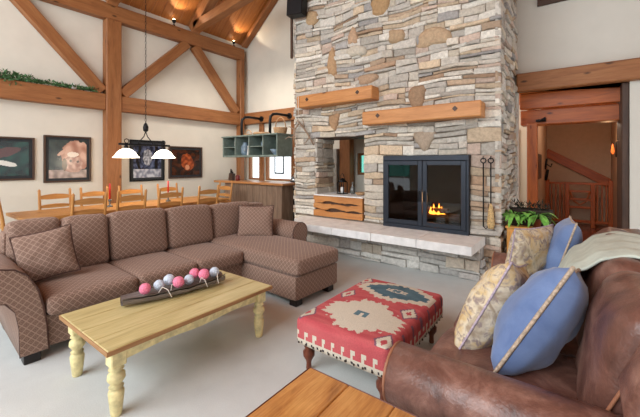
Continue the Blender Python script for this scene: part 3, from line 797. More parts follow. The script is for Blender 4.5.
# ------------------------------------------------------------------ framed wildlife photographs on the dining wall
def blob(x, y, cx, cy, rx, ry, rot=0):
    dx, dy = x-cx, y-cy; c, s_ = math.cos(rot), math.sin(rot); a = (dx*c+dy*s_)/rx; b_ = (-dx*s_+dy*c)/ry
    return a*a+b_*b_ + .35*noise.noise(Vector((x*9, y*9, cx*7)))
def nz(x, y, k, s_=0): return noise.noise(Vector((x*k+s_, y*k, s_)))
def mixc(a, b_, t): t = max(0, min(1, t)); return tuple(p+(q-p)*t for p, q in zip(a, b_))
def pic_bird(x, y):
    c = mixc((20, 34, 34), (30, 70, 62), .5+nz(x, y, 5)*1.2+x*.3-.2)
    if blob(x, y, .55, .68, .3, .13, .4) < 1: c = (92, 62, 60)
    if blob(x, y, .35, .62, .1, .09) < 1: c = (225, 225, 220)
    if blob(x, y, .58, .36, .2, .07, -.3) < 1: c = (220, 220, 212)
    return c
def pic_cat(x, y):
    c = mixc((26, 36, 36), (52, 64, 56), .5+nz(x, y, 6))
    if y < .22: c = mixc((140, 122, 112), (196, 174, 162), .5+nz(x, y, 8))
    if blob(x, y, .72, .6, .4, .38, .1) < 1.1: c = mixc((160, 106, 84), (214, 172, 150), .5+nz(x, y, 5, 3)*1.3+(y-.5)*.3)
    if blob(x, y, .62, .36, .26, .24) < 1: c = mixc((150, 104, 88), (208, 170, 150), .5+nz(x, y, 10, 3)*1.5)
    if blob(x, y, .32, .66, .13, .05, .6) < 1: c = (206, 164, 142)
    if blob(x, y, .4, .36, .07, .16) < 1: c = (96, 74, 50)
    if blob(x, y, .56, .45, .035, .03) < 1 or blob(x, y, .76, .43, .04, .03) < 1: c = (60, 40, 34)
    if blob(x, y, .62, .62, .16, .07) < 1: c = (238, 222, 204)
    return c
def pic_wolf(x, y):
    v = nz(x, y, 7)+nz(x, y, 15)*.6; c = mixc((30, 34, 50), (96, 106, 136), .5+v)
    if abs(x-.18-.05*math.sin(y*9)) < .05 or abs(x-.82) < .05: c = (18, 18, 26)
    if blob(x, y, .5, .6, .16, .24) < 1: c = mixc((110, 112, 120), (190, 192, 198), .5+nz(x, y, 16)*1.3)
    if y < .25: c = mixc((130, 134, 150), (210, 212, 220), .5+nz(x, y, 10)*1.3)
    return c
def pic_fox(x, y):
    c = mixc((34, 20, 14), (80, 40, 22), .5+nz(x, y, 6)*1.3)
    if blob(x, y, .55, .5, .22, .36, .2) < 1: c = mixc((120, 50, 22), (190, 92, 44), .5+nz(x, y, 9)*1.4)
    if blob(x, y, .55, .3, .08, .1) < 1: c = (214, 150, 110)
    return c
def framed(name, label, y0, y1, z0, z1, fn, fm, mc, bw_=.028, mw=.045):
    th = thing(name, label, 'picture', (XL, (y0+y1)/2, z0)); xf = XL+.035
    mb = MB()
    mb.box((XL, y0, z0), (xf, y0+bw_, z1)); mb.box((XL, y1-bw_, z0), (xf, y1, z1)); mb.box((XL, y0+bw_, z0), (xf, y1-bw_, z0+bw_)); mb.box((XL, y0+bw_, z1-bw_), (xf, y1-bw_, z1))
    mb.build('frame', fm, th)
    a, b_, c, d = y0+bw_, y1-bw_, z0+bw_, z1-bw_
    MB().box((XL, a, c), (XL+.012, b_, d), 0).build('mat_board', mc, th)
    a += mw; b_ -= mw; c += mw; d -= mw
    MB().grid(lambda u, v: (XL+.0165, a+(b_-a)*u, c+(d-c)*v), 72, 60, colfn=lambda u, v: lin(fn(u, v)), smooth=False).build('photo_print', 'picture', th)
M['matdark'] = plain('dark_mat', (38, 42, 46), .6, var=.03)
M['matblue'] = plain('blue_line_mat', (34, 40, 46), .6, var=.03)
framed('framed_photo', 'leftmost framed photo, dark green bird picture cut by the image edge', .86, 1.68, 1.17, 1.87, pic_bird, 'darkwood', 'matdark')
framed('framed_photo', 'framed photo of a tan animal face, left of the wall post', 1.80, 2.51, 1.11, 1.93, pic_cat, 'darkwood', 'matdark')
framed('framed_photo', 'black-framed blue-grey winter photo behind the pendant light', 3.2, 3.93, 1.07, 1.93, pic_wolf, 'black', 'matdark')
framed('framed_photo', 'framed photo of reddish animal on dark ground, nearest the kitchen', 4.03, 4.88, 1.10, 1.83, pic_fox, 'darkwood', 'matdark')

# garland on the beam
gd = MB(); rg = random.Random(5)
for k in range(1500):
    y = rg.uniform(.2, 2.55); dens = 1.0 if y < 1.6 else .55
    if rg.random() > dens: continue
    h = .1 if y < 1.6 else .05
    p = Vector((-7.12+rg.uniform(-.05, .09), y, 2.77+rg.random()*h))
    d = Vector((rg.uniform(-1, 1), rg.uniform(-1, 1), rg.uniform(-.3, 1))).normalized()*rg.uniform(.04, .085)
    s_ = unit(d.cross(Vector((rg.uniform(-1, 1), rg.uniform(-1, 1), rg.uniform(-1, 1)))))*.012
    if p.x > F+.02: p.z -= rg.uniform(0, .12) if y < 1.5 else 0
    gd.add([p-s_*.4, p+d*.5-s_, p+d, p+d*.5+s_], [(0, 1, 2, 3)])
gd.tube([(-7.12, .2+k*.23, 2.79+.01*math.sin(k*2)) for k in range(11)], .014, 6)
go = gd.build('garland', 'fir'); tag(go, 'evergreen garland lying along top of the left dining beam', 'garland')
bp = MB().lathe([(.035, 0), (.05, .03), (.05, .07), (.03, .1), (.0, .11)], (-7.13, 2.2, 2.762), 14).build('ornament', 'white'); tag(bp, 'small white ornament among the garland on the dining beam', 'ornament')

# spotlights on the top plate
for y, lb in ((4.09, 'small lit spotlight on top beam left of the roof truss'), (5.75, 'small lit spotlight on top beam near the far corner')):
    th = thing('spotlight', lb, 'lamp', (-7.12, y, 4.5))
    MB().lathe([(.025, 0), (.03, .02), (.012, .03), (.012, .06), (.035, .08), (.045, .13)], (-7.12, y, 4.5), 12).build('fixture', 'black', th)
    MB().lathe([(.0, 0), (.024, .015), (.024, .03), (.0, .04)], (-7.12, y, 4.62), 12).build('bulb', 'bulb', th)
    lamp('uplight', 'SPOT', (-7.0, y, 4.68), 16, (1, .82, .6), .05, look((-7.0, y, 4.68), (-6.0, y+.1, 5.3))).data.spot_size = 2.0

# ------------------------------------------------------------------ pendant over the dining table
pd = thing('pendant_light', 'black iron two-shade pendant light hanging on a chain over dining table', 'lamp', (-5.85, 2.85, 1.53))
PX, ZB = -5.85, 1.74
MB().box((PX-.015, 2.42, ZB), (PX+.015, 3.28, ZB+.035), .004).build('crossbar', 'black', pd)
ch = MB()
for k in range(46):
    z = 2.13+k*.055; a = (k % 2)*PI/2
    ch.tube([(PX+.012*math.cos(a)*math.sin(t_), 2.85+.012*math.sin(a)*math.sin(t_), z+.033*math.cos(t_)) for t_ in [2*PI*i/8 for i in range(8)]], .0032, 4, closed=True)
ch.build('chain', 'black', pd)
MB().lathe([(.015, 1.98), (.04, 2.0), (.045, 2.06), (.03, 2.11), (.008, 2.14)], (PX, 2.85, 0), 14).build('canopy', 'black', pd)
for s_ in (-1, 1):
    sc_ = MB()
    sc_.tube([(PX, 2.85, 1.99), (PX, 2.85+s_*.03, 1.9), (PX, 2.85+s_*.1, 1.82), (PX, 2.85+s_*.13, ZB+.03)], .008, 6)
    sc_.build('scroll_arm', 'black', pd); sc_ = MB()
    sc_.tube([(PX, 2.85+s_*.31+.035*math.cos(t_), ZB+.07+.035*math.sin(t_)) for t_ in [2*PI*i/12 for i in range(12)]], .007, 5, closed=True)
    sc_.build('scroll_ring', 'black', pd)
for s_ in (-1, 1):
    y = 2.85+s_*.315
    MB().lathe([(.012, 1.66), (.035, 1.68), (.03, 1.73), (.01, 1.75)], (PX, y, 0), 12).build('socket', 'black', pd)
    MB().lathe([(.19, 1.535), (.2, 1.54), (.165, 1.575), (.14, 1.62), (.1, 1.66), (.05, 1.685), (.03, 1.69)], (PX, y, 0), 24).build('lamp_shade', 'shade', pd)
    lamp('pendant_glow', 'POINT', (PX, y, 1.47), 9, (1, .86, .66), .08)

# ------------------------------------------------------------------ dining table and chairs
dt = thing('dining_table', 'long honey pine dining table behind the lattice sofa', 'table', (-5.85, 2.7, 0))
tt = MB()
for k in range(6): x = -6.3+k*.15; tt.box((x, 1.15, .72), (x+.149, 4.25, .76), .004)
tt.build('tabletop', 'pine', dt); ap = MB(); ap.box((-6.2, 1.3, .64), (-6.17, 4.1, .72)); ap.box((-5.53, 1.3, .64), (-5.5, 4.1, .72)); ap.box((-6.17, 1.3, .64), (-5.53, 1.33, .72)); ap.box((-6.17, 4.07, .64), (-5.53, 4.1, .72)); ap.build('apron', 'pine', dt)
for x in (-6.2, -5.5):
    for y in (1.33, 4.07): MB().lathe([(.025, 0), (.04, .1), (.03, .3), (.045, .5), (.035, .55), (.045, .6), (.045, .718)], (x+(.04 if x < -6 else -.04), y, 0), 14).build('leg', 'pine', dt)
def make_chair(label):
    t = thing('dining_chair', label, 'chair')
    MB().cushion((-.21, .03, .43), (.21, .43, .475), .02, .008, 8).build('seat', 'rush', t)
    for s_ in (-1, 1):
        x = s_*.195
        MB().tube([(x, .0, 0), (x, .01, .3), (x, .005, .5), (x, -.02, .75), (x, -.055, .99), (x, -.06, 1.03), (x, -.062, 1.05)], [.017, .02, .021, .02, .018, .02, .008], 10).build('back_post', 'pine', t)
        MB().tube([(x*.95, .41, 0), (x*.95, .41, .2), (x*.95, .41, .44)], [.015, .021, .02], 10).build('leg', 'pine', t)
        MB().tube([(x, .01, .2), (x*.95, .41, .2)], .011, 8).build('stretcher', 'pine', t)
    MB().tube([(-.19, .41, .16), (.19, .41, .16)], .011, 8).build('stretcher', 'pine', t)
    for z, h, y in ((.93, .075, -.045), (.79, .055, -.025), (.65, .05, -.012)):
        pl = [(-.18, z-h*.4), (-.1, z-h*.5), (.1, z-h*.5), (.18, z-h*.4), (.18, z+h*.3), (.1, z+h*.5), (0, z+h*.62), (-.1, z+h*.5), (-.18, z+h*.3)]
        MB().prism(pl, y-.009, y+.009, 'xz').build('slat', 'pine', t)
    return t
chairs = [(-5.3, 1.81, PI/2, 'ladder-back chair on the sofa side of dining table, leftmost of that row'),
          (-5.3, 2.36, PI/2, 'ladder-back chair on the sofa side of dining table, second from left'),
          (-5.3, 2.97, PI/2, 'ladder-back chair on the sofa side of dining table, third from left'),
          (-5.3, 3.68, PI/2, 'ladder-back chair on the sofa side of dining table, nearest the bar'),
          (-6.4, 1.75, -PI/2, 'ladder-back chair on the wall side of dining table, under the tan animal photo'),
          (-6.4, 2.29, -PI/2, 'ladder-back chair on the wall side, just left of the wall post'),
          (-6.4, 2.87, -PI/2, 'ladder-back chair on the wall side, directly before the wall post'),
          (-6.4, 3.57, -PI/2, 'ladder-back chair on the wall side, under the blue-grey winter photo'),
          (-5.85, 1.02, 0, 'ladder-back chair at left end of the dining table, seen from its side'),
          (-5.8, 4.42, PI, 'ladder-back chair at the far end of dining table in front of the bar')]
c0 = make_chair(chairs[0][3]); c0.location = (chairs[0][0], chairs[0][1], 0); c0.rotation_euler = (0, 0, chairs[0][2]); c0['group'] = 'dining chairs around the table'
for x, y, rz, lb in chairs[1:]: dup(c0, (x, y, 0), rz, lb)
for y, lb in ((2.29, 'tall red candle in dark holder on dining table, left of the pair'), (3.25, 'tall red candle in dark holder on dining table, right of the pair')):
    th = thing('candlestick', lb, 'candle', (-5.85, y, .76))
    MB().lathe([(.045, .76), (.045, .775), (.012, .79), (.012, .84), (.025, .86), (.02, .88)], (-5.85, y, 0), 14).build('holder', 'candleglass', th)
    MB().lathe([(.014, .88), (.012, 1.12), (.002, 1.13)], (-5.85, y, 0), 10).build('candle', 'red', th)

# ------------------------------------------------------------------ bar, hanging cabinet, kitchen
bar = thing('bar_counter', 'bar clad in weathered upright boards with a wooden top', 'counter', (-5.6, 5.1, 0))
mb = MB(); n = 17
for k in range(n): x = -6.45+k*(1.78/n); mb.box((x, 4.95, 0), (x+1.78/n-.004, 4.98, 1.0), .003, grain=2)
mb.box((-4.68, 4.95, 0), (-4.66, 5.3, 1.0), .003, grain=2)
mb.build('plank_front', 'barwood', bar)
MB().box((-6.45, 4.98, 0), (-4.68, 5.3, .98), 0).build('body', 'darkwood', bar); MB().box((-6.75, 4.86, 1.0), (-4.55, 5.38, 1.045), .008).build('bar_top', 'bartop', bar)
hc_ = thing('hanging_cabinet', 'grey-green open-fronted cabinet hanging above the bar', 'cabinet', (-5.7, 5.2, 1.58))
x0, x1, y0, y1, z0, z1 = -6.6, -4.83, 5.0, 5.47, 1.585, 2.065
mb = MB(); mb.box((x0, y0, z0), (x1, y1, z0+.035)); mb.box((x0-.02, y0-.02, z1-.03), (x1+.02, y1+.02, z1)); mb.box((x0, y1-.02, z0+.035), (x1, y1, z1-.03)); 
for x in (x0, -6.17, -5.71, -5.27, x1-.03): mb.box((x, y0, z0+.035), (x+.03, y1-.02, z1-.03))
mb.build('carcass', 'greenpaint', hc_)
for a, b_ in ((x0+.03, -6.17), (-5.68, -5.27)): MB().box((a, y0+.02, 1.8), (b_, y1-.02, 1.82)).build('shelf', 'greenpaint', hc_)
# things in the cabinet
def lath(name, mat, lb, cat, prof, c, n=16): return tag(MB().lathe(prof, c, n).build(name, mat), lb, cat)
lath('cup', 'white', 'small white cup on the left upper shelf of the hanging cabinet', 'cup', [(.02, 0), (.04, .03), (.035, .1), (.045, .12), (.04, .12), (.03, .03), (0, .02)], (-6.3, 5.15, 1.82))
lath('plate_stack', 'bluepot', 'blue-grey jar in the second bay of the hanging cabinet', 'jar', [(.06, 0), (.1, .06), (.1, .2), (.05, .28), (.06, .3)], (-6.03, 5.2, 1.62))
lath('pitcher', 'bluepot', 'tall blue-grey jar beside white pitcher in the cabinet', 'jar', [(.04, 0), (.07, .06), (.06, .2), (.03, .28), (.035, .31)], (-5.87, 5.3, 1.62))
pt = thing('pitcher', 'white pitcher in the second bay of the hanging cabinet', 'pitcher', (-5.77, 5.1, 1.62))
MB().lathe([(.045, 0), (.05, .02), (.04, .1), (.03, .17), (.045, .21), (.04, .21), (.025, .16), (0, .03)], (-5.79, 5.1, 1.62), 16).build('body', 'white', pt)
MB().tube([(-5.755, 5.1, 1.79), (-5.725, 5.1, 1.76), (-5.725, 5.1, 1.7), (-5.75, 5.1, 1.67)], .007, 6).build('handle', 'white', pt)
lath('mug', 'bluepot', 'small grey-blue mug on the upper shelf in third cabinet bay', 'mug', [(.03, 0), (.035, .01), (.035, .09), (.03, .09), (.028, .01), (0, .01)], (-5.4, 5.14, 1.82))
lath('bowl', 'bluepot', 'blue and white bowl in the right bay of the hanging cabinet', 'bowl', [(.04, 0), (.05, .01), (.09, .06), (.13, .12), (.125, .12), (.08, .06), (0, .02)], (-5.02, 5.16, 1.62), 20)
# baskets on the cabinet
def basket(x, y, z, r, h, hh, lb, mat='basket'):
    th = thing('basket', lb, 'basket', (x, y, z)); pr = [(r*.8, 0)]
    for k in range(9): pr.append((r*(.82+.18*k/8)+(.006 if k % 2 else 0), h*k/8+.002))
    pr += [(r*.94, h), (r*.76, .015), (0, .012)]
    MB().lathe(pr, (x, y, z), 20).build('bowl', mat, th)
    MB().tube([(x-r*math.cos(t_), y, z+h*.8+hh*math.sin(t_)) for t_ in [PI*k/14 for k in range(15)]], .011, 6).build('handle', mat, th)
basket(-4.98, 5.25, 2.066, .15, .13, .25, 'larger willow basket with tall hoop handle on the cabinet')
basket(-5.93, 5.2, 2.066, .1, .03, .11, 'small shallow hooped basket on left part of the cabinet')
tag(MB().lathe([(.16, 0), (.2, .03), (.17, .06), (.0, .075)], (-5.55, 5.25, 2.066), 20).build('tray', 'basket'), 'flat tan woven tray lying on the cabinet between two baskets', 'tray')
for x, lb in ((-6.42, 'black iron bracket arm holding the left part of the cabinet'), (-5.46, 'black iron bracket arm behind the larger basket')):
    tag(MB().tube([(x, 5.42, 2.066), (x, 5.42, 2.4), (x, 5.44, 2.5), (x, 5.52, 2.56), (x, 5.65, 2.58), (x, 6.02, 2.58)], .032, 8).lathe([(.07, 0), (.07, .03)], (0, 0, 0), 12, mat=TR((x, 6.08, 2.58), 0, 0, PI/2)).build('iron_bracket', 'black'), lb, 'bracket')
# knife block and red canister on bar
kb = thing('knife_block', 'dark knife block with handles standing on left end of bar', 'knife block', (-6.4, 5.1, 1.045))
MB().box((-.05, -.06, 0), (.05, .06, .16), .006, mat=TR((-6.4, 5.1, 1.05), .2, .12)).build('block', 'darkwood', kb)
for k, dx in enumerate((-.03, 0, .03)): MB().box((dx-.009, -.03, .15), (dx+.009, 0, .26-.03*k), .004, mat=TR((-6.4, 5.1, 1.05), .2, .12)).build('knife_handle', 'black', kb)
lath('canister', plain('red_enamel', (110, 34, 30), .4), 'dark red canister beside the knife block on the bar', 'canister', [(.05, 0), (.055, .01), (.055, .1), (.03, .13), (.0, .135)], (-6.2, 5.12, 1.045))
# counter run and stove at the back
kc = thing('kitchen_counter', 'back kitchen counter under the windows with a pale top', 'counter', (-6.2, 5.95, 0))
MB().box((-7.22, 5.72, 0), (-5.4, 6.14, .88)).build('cabinet_body', 'darkwood', kc); MB().box((-7.24, 5.68, .88), (-5.4, 6.15, .92)).build('worktop', 'hearth', kc)
sv = thing('stove', 'dark kitchen range with pale side ledge beside the chimney', 'stove', (-5.0, 5.8, 0))
MB().box((-5.36, 5.55, 0), (-4.2, 6.1, .9), .01).build('body', 'black', sv); MB().box((-5.36, 5.5, .9), (-4.2, 6.12, .94), .006).build('ledge', 'hearth', sv)
bk = MB(); bk.box((-5.36, 5.75, .94), (-4.2, 6.12, 1.0), .006)
for x in (-5.2, -4.95, -4.7):
    for k in range(4): bk.box((x-.1, 5.76+k*.08, 1.0), (x+.1, 5.78+k*.08, 1.02), .003)
bk.build('burner_grates', 'black', sv)
kt = thing('kettle', 'steel kettle on the kitchen range', 'kettle', (-5.12, 5.86, 1.02))
MB().lathe([(.08, 0), (.1, .03), (.08, .09), (.03, .12), (.012, .14)], (-5.12, 5.86, 1.02), 18).build('body', plain('brushed_steel', (170, 170, 172), .3, .9), kt)
MB().tube([(-5.19, 5.86, 1.1), (-5.17, 5.86, 1.19), (-5.07, 5.86, 1.19), (-5.05, 5.86, 1.1)], .008, 6).build('handle', 'black', kt)

# ------------------------------------------------------------------ lattice sectional sofa
def arm_profile(cy, w_, r, zt, zb, n=14):
    zc = zt-r; pts = [(cy-w_, zb), (cy-w_, zc-r*.75)]
    for k in range(n+1):
        t_ = math.radians(215-250*k/n); pts.append((cy+r*math.cos(t_), zc+r*math.sin(t_)))
    return pts+[(cy+w_, zc-r*.75), (cy+w_, zb)]
so = thing('sectional_sofa', 'brown lattice-patterned sectional sofa with chaise facing the coffee table', 'sofa', (-3.5, 2.0, 0))
L = 'lattice'
b = MB(); b.cushion((-3.95, .78, .07), (-3.06, 3.3, .32), .02, .003, 10); b.build('base', L, so)
MB().cushion((-3.1, 2.57, .07), (-2.2, 3.27, .315), .025, .003, 10).build('chaise_base', L, so)
MB().cushion((-4.02, .64, .07), (-3.8, 3.56, .86), .05, .005, 10).build('back_frame', L, so)
for lb, cy, x1, zt in (('rolled arm nearest the viewer', .6, -3.03, .7), ('rolled arm at the far end behind the chaise', 3.43, -2.93, .665)):
    r_ = .19 if cy < 1 else .14
    prf = [(.80, .07), (.79, .25), (.77, .40), (.74, .53), (.68, .645), (.61, .70), (.53, .72), (.45, .71), (.38, .67), (.345, .61), (.35, .55), (.40, .51), (.48, .50), (.56, .475), (.615, .40), (.635, .28), (.64, .07)] if cy < 1 else arm_profile(cy, r_*.84, r_, zt, .07)
    a = MB().prism(prf, -3.98, x1, 'yz', smooth=True, bev=.012).build('arm', L, so, lb)
    pr = [(x1-.008, y, z) for y, z in prf]
    MB().tube(pr, .006, 6).build('piping', 'piping', a)
for y0, y1 in ((.79, 1.425), (1.43, 1.995), (2.0, 2.56)):
    c_ = MB().cushion((-3.78, y0, .31), (-2.99, y1, .455), .045, .012, 14, puffs=(.015, .004, .022)).build('seat_cushion', L, so)
MB().cushion((-3.78, 2.565, .315), (-2.17, 3.27, .49), .05, .01, 16, puffs=(.01, .006, .022)).build('chaise_cushion', L, so)
for y0, y1, zt, dx, s_ in ((.66, 1.06, .93, -.06, 1), (1.04, 1.43, .925, 0, 2), (1.43, 2.03, .925, 0, 3), (2.03, 2.62, .91, 0, 4), (2.62, 3.26, .89, -.02, 5)):
    m = TR((-3.78+dx, 0, .44), 0, -.16)
    MB().cushion((-.11, y0+.01, 0), (.14, y1-.01, zt-.44), .055, .03, 16, mat=m, puffs=(.035, .005, .016), wob=.006, seed=s_).build('back_cushion', L, so)
for x, y in ((-3.1, .71), (-2.28, 2.66), (-2.28, 3.18), (-3.9, .71), (-3.9, 3.5)):
    MB().box((x-.05, y-.05, 0), (x+.05, y+.05, .07), .006).build('foot', 'feet', so)
def pillow_obj(name, lb, mat, braid, c, a, b_, t_, ax_u, ax_v, group=None, seed=0, bw_=.007):
    # ax_u, ax_v: pillow's in-plane axes
    u = unit(ax_u); v = Vector(ax_v); v = unit(v-u*v.dot(u)); n_ = u.cross(v)
    m = Matrix((u, v, n_)).transposed().to_4x4(); m.translation = Vector(c)
    th = thing(name, lb, 'pillow', (c[0], c[1], c[2]-b_)); 
    if group: th['group'] = group
    MB().pillow(a, b_, t_, mat=m, seed=seed).build('cover', mat, th)
    P_ = []
    for k in range(64):
        s_, e = divmod(k, 16); q = e/16*2-1
        x, y = [(q, -1), (1, q), (-q, 1), (-1, -q)][s_]
        P_.append(m @ Vector((a*x*(1-.07*(1-y*y)), b_*y*(1-.07*(1-x*x)), 0)))
    MB().tube(P_, bw_, 6, closed=True).build('trim', braid, th)
    return th
pillow_obj('throw_pillow', 'lattice throw pillow leaning at the left end of the sectional', L, 'piping', (-3.57, .905, .68), .205, .205, .085, (.28, 1, .18), (-.4, -.15, 1), seed=1)
pillow_obj('throw_pillow', 'lattice throw pillow by the far arm of the sectional', L, 'piping', (-3.36, 3.07, .68), .235, .21, .075, (.8, .6, 0), (-.2, .2, 1), seed=2)

_a = math.radians(-2.8); _p = Vector((-2.9, 2.56, 0)); so.rotation_euler = (0, 0, _a)
so.location = _p+Matrix.Rotation(_a, 3, 'Z') @ (Vector((-3.5, 2.0, 0))-_p)
# ------------------------------------------------------------------ coffee table
ct = thing('coffee_table', 'distressed cream farmhouse coffee table with turned legs on carpet', 'table', (-2.37, 1.43, 0))
x0, x1, y0, y1 = -2.79, -2.035, .785, 2.04
mb = MB()
for k in range(4): a = x0+k*(x1-x0)/4; mb.box((a, y0, .39), (a+(x1-x0)/4-.002, y1, .42), .005, grain=1)
tp = mb.build('tabletop', 'cream_top', ct)
ed = MB(); e = .006; ed.box((x1, y0-e, .39), (x1+e, y1+e, .417), .002); ed.box((x0-e, y0-e, .39), (x0, y1+e, .417), .002); ed.box((x0, y0-e, .39), (x1, y0, .417), .002); ed.box((x0, y1, .39), (x1, y1+e, .417), .002)
ed.build('worn_edge', 'cream_edge', tp)
i = .055
def scallop(a0, a1, z1):
    n = 20; return [(a0, z1), (a1, z1)]+[(a1+(a0-a1)*k/n, z1-.075-.006*math.cos(k/n*4*PI)) for k in range(n+1)]
for xx in (x0+i, x1-i-.02): MB().prism(scallop(y0+i+.03, y1-i-.03, .39), xx, xx+.02, 'yz').build('apron', 'cream', ct)
for yy in (y0+i, y1-i-.02): MB().prism(scallop(x0+i+.03, x1-i-.03, .39), yy, yy+.02, 'xz').build('apron', 'cream', ct)
for x in (x0+i+.02, x1-i-.02):
    for y in (y0+i+.02, y1-i-.02):
        lg = MB(); lg.box((x-.042, y-.042, .29), (x+.042, y+.042, .39), .006)
        lg.lathe([(.026, 0), (.03, .01), (.04, .1), (.043, .135), (.038, .148), (.026, .158), (.04, .167), (.026, .18), (.034, .19), (.048, .212), (.046, .238), (.028, .256), (.042, .268), (.034, .28), (.04, .292)], (x, y, 0), 20)
        lg.build('leg', 'cream', ct)
# dough bowl with pompoms
tr = thing('driftwood_trough', 'long grey hollowed driftwood trough on the coffee table', 'trough', (-2.46, 1.45, .42))
A, B = Vector((-2.57, 1.08, .425)), Vector((-2.42, 1.84, .435)); dv = (B-A); sd = unit(Vector((dv.y, -dv.x, 0)))
NU, NV = 26, 16
def trf(u, v):
    w_ = .088*(math.sin(PI*min(1, max(0, .06+u*.9)))**.45)*(.8+.3*u)+.006; t_ = v*2*PI
    # outer half below, hollow above
    c_, s_ = math.cos(t_), math.sin(t_)
    z = .045+(s_*.05 if s_ < 0 else -s_*.014+ .014*abs(c_))
    p = A.lerp(B, u)+sd*(c_*w_)+Vector((0, 0, z+.012*(2*u-1)**2))
    return p+noise.noise_vector(p*14)*.006
MB().grid(trf, NU, NV).build('body', 'trough', tr)
MB().tube([A+dv*.62+sd*-.05+Vector((0, 0, .09)), A+dv*.72+sd*-.06+Vector((0, 0, .12)), A+dv*.85+sd*-.055+Vector((0, 0, .1)), A+dv*.95+Vector((0, 0, .06))], [.012, .022, .022, .01], 8).build('ribbon', 'plum', tr)
rt = random.Random(2)
for k in range(4):
    u = .3+k*.2; p = A.lerp(B, min(u, .95))+sd*.06+Vector((0, 0, .06)); d = Vector((rt.uniform(-1, 1), rt.uniform(-1, 1), 0))*.05
    MB().tube([p, p+Vector((0, 0, .04))+d*.4, p+Vector((0, 0, .02))+d, p+d*1.3+sd*.03-Vector((0, 0, .03))], .003, 5).build('twine', 'twine', tr)
def pom(u, sx, z, r, mat, lb):
    c = A.lerp(B, u)+sd*sx+Vector((0, 0, z+.008)); mb = MB(); n = 22
    def f(a, b_):
        t_ = a*2*PI; p = b_*PI; d = Vector((math.cos(t_)*math.sin(p), math.sin(t_)*math.sin(p), -math.cos(p)))
        return c+d*(r*(1+.05*noise.noise(d*7+Vector((u*9, 0, 0)))))
    mb.grid(f, n, 14); tag(mb.build('pompom', mat), lb, 'pompom', 'pompoms in the driftwood trough')
for a in ((.2, .0, .085, .04, 'pompink', 'pink pompom nearest the narrow left end of the trough'), (.5, .03, .085, .043, 'pompink', 'pink pompom in middle of the trough, toward the viewer'),
          (.76, .035, .10, .043, 'pompink', 'pink pompom in front at right part of the trough'), (.70, -.045, .10, .04, 'pompink', 'pink pompom behind the front right pink one'),
          (.33, -.01, .085, .038, 'pomblue', 'pale blue pompom right of the leftmost pink one'), (.44, -.045, .095, .042, 'pomblue', 'pale blue pompom behind the middle pink one'),
          (.62, .0, .075, .038, 'pomblue', 'pale blue pompom between middle and right pink ones'), (.9, -.005, .085, .04, 'pomblue', 'pale blue pompom nearest the wide right end of the trough')): pom(*a)

# ------------------------------------------------------------------ kilim ottoman
ot = thing('kilim_ottoman', 'red kilim-covered ottoman with white and teal medallions', 'ottoman', (-1.205, 2.295, 0))
RED, CRM, TEAL, PUR = (200, 90, 96), (226, 216, 198), (104, 134, 146), (140, 100, 118)
def stair(v, s_): return math.floor(abs(v)/s_)*s_
def med(x, y, cx, cy, a, b_, step=.026):
    dx, dy = x-cx, y-cy
    tooth = .035*(abs(((dy*1.0)/.045) % 1-.5)*2) + .03*(abs(((dx)/.05) % 1-.5)*2)
    return abs(dx)/a+abs(dy)/b_+tooth*1.6-.05
def kil(p, k, sg):
    x, y, z = p.x+1.205, p.y-2.295, p.z
    base = mixc(RED, (212, 108, 110), .5+nz(x*1, y*6, 5)*1.2)
    if k != 2 or z < .32:
        t_ = x if k == 1 else y
        if z < .245: return lin(CRM if (abs(((t_/.045) % 1)-.5) > .16 or not .208 < z < .23) else (70, 60, 66))
        f = (t_/.075) % 1
        if z < .29 and (abs(f-.5) < .1 or (z > .275 and .4 < f < .8)): return lin(CRM)
        if z > .3 and k == 0 and (t_/.15) % 1 < .2: return lin(PUR)
        return lin(base)
    c = base
    zg = abs(((y+.24)/.055) % 1-.5)*2; zx = abs(((x-.03)/.06) % 1-.5)*2
    q = max(abs(x-.03)/.30, abs(y+.24)/.225, (abs(x-.03)/.30+abs(y+.24)/.225)/1.34)+.13*zg*(abs(x-.03) > .1)+.12*zx*(abs(y+.24) > .1)
    m = q
    if m < 1.0: c = CRM
    if abs(x-.03) < .045 and abs(y+.24) < .035: c = TEAL if (abs(x-.03) > .018 or y+.24 > .01) else CRM
    zg = abs(((y-.29)/.05) % 1-.5)*2; zx = abs(((x-.05)/.055) % 1-.5)*2
    m = max(abs(x-.05)/.32, abs(y-.29)/.21, (abs(x-.05)/.32+abs(y-.29)/.21)/1.22)+.1*zg+.09*zx-.04
    if m < 1.12: c = CRM
    if m < .84: c = mixc(TEAL, (84, 112, 128), .5+nz(x, y, 12))
    if m < .3: c = CRM
    if m < .16: c = TEAL
    for cx, cy in ((.28, -.02), (-.25, .03), (.3, -.45), (-.32, -.4), (-.3, .42)):
        q = abs(x-cx)/.055+abs(y-cy)/.085
        if q < 1.25: c = PUR if q > 1.0 else CRM
        if q < .42: c = RED
    return lin(c)
MB().cushion((-1.56, 1.79, .185), (-.85, 2.83, .38), .04, .01, colfn=kil, puffs=(.004, .004, .035), nn=(96, 130, 26)).build('upholstered_top', 'kilim', ot)
for k in range(16):
    y = 1.83+k*.062; MB().lathe([(.008, 0), (.006, .004), (0, .006)], (0, 0, 0), 8, mat=TR((-.846, y, .215), 0, PI/2)).build('nail_head', 'nail', ot)
for k in range(11):
    x = -1.52+k*.063; MB().lathe([(.008, 0), (.006, .004), (0, .006)], (0, 0, 0), 8, mat=TR((x, 1.786, .215), 0, 0, PI/2)).build('nail_head', 'nail', ot)
for x in (-1.49, -.92):
    for y in (1.86, 2.73):
        MB().lathe([(.016, 0), (.02, .01), (.017, .05), (.022, .07), (.04, .1), (.042, .13), (.024, .15), (.034, .165), (.034, .19)], (x, y, 0), 18).build('leg', 'walnut', ot)

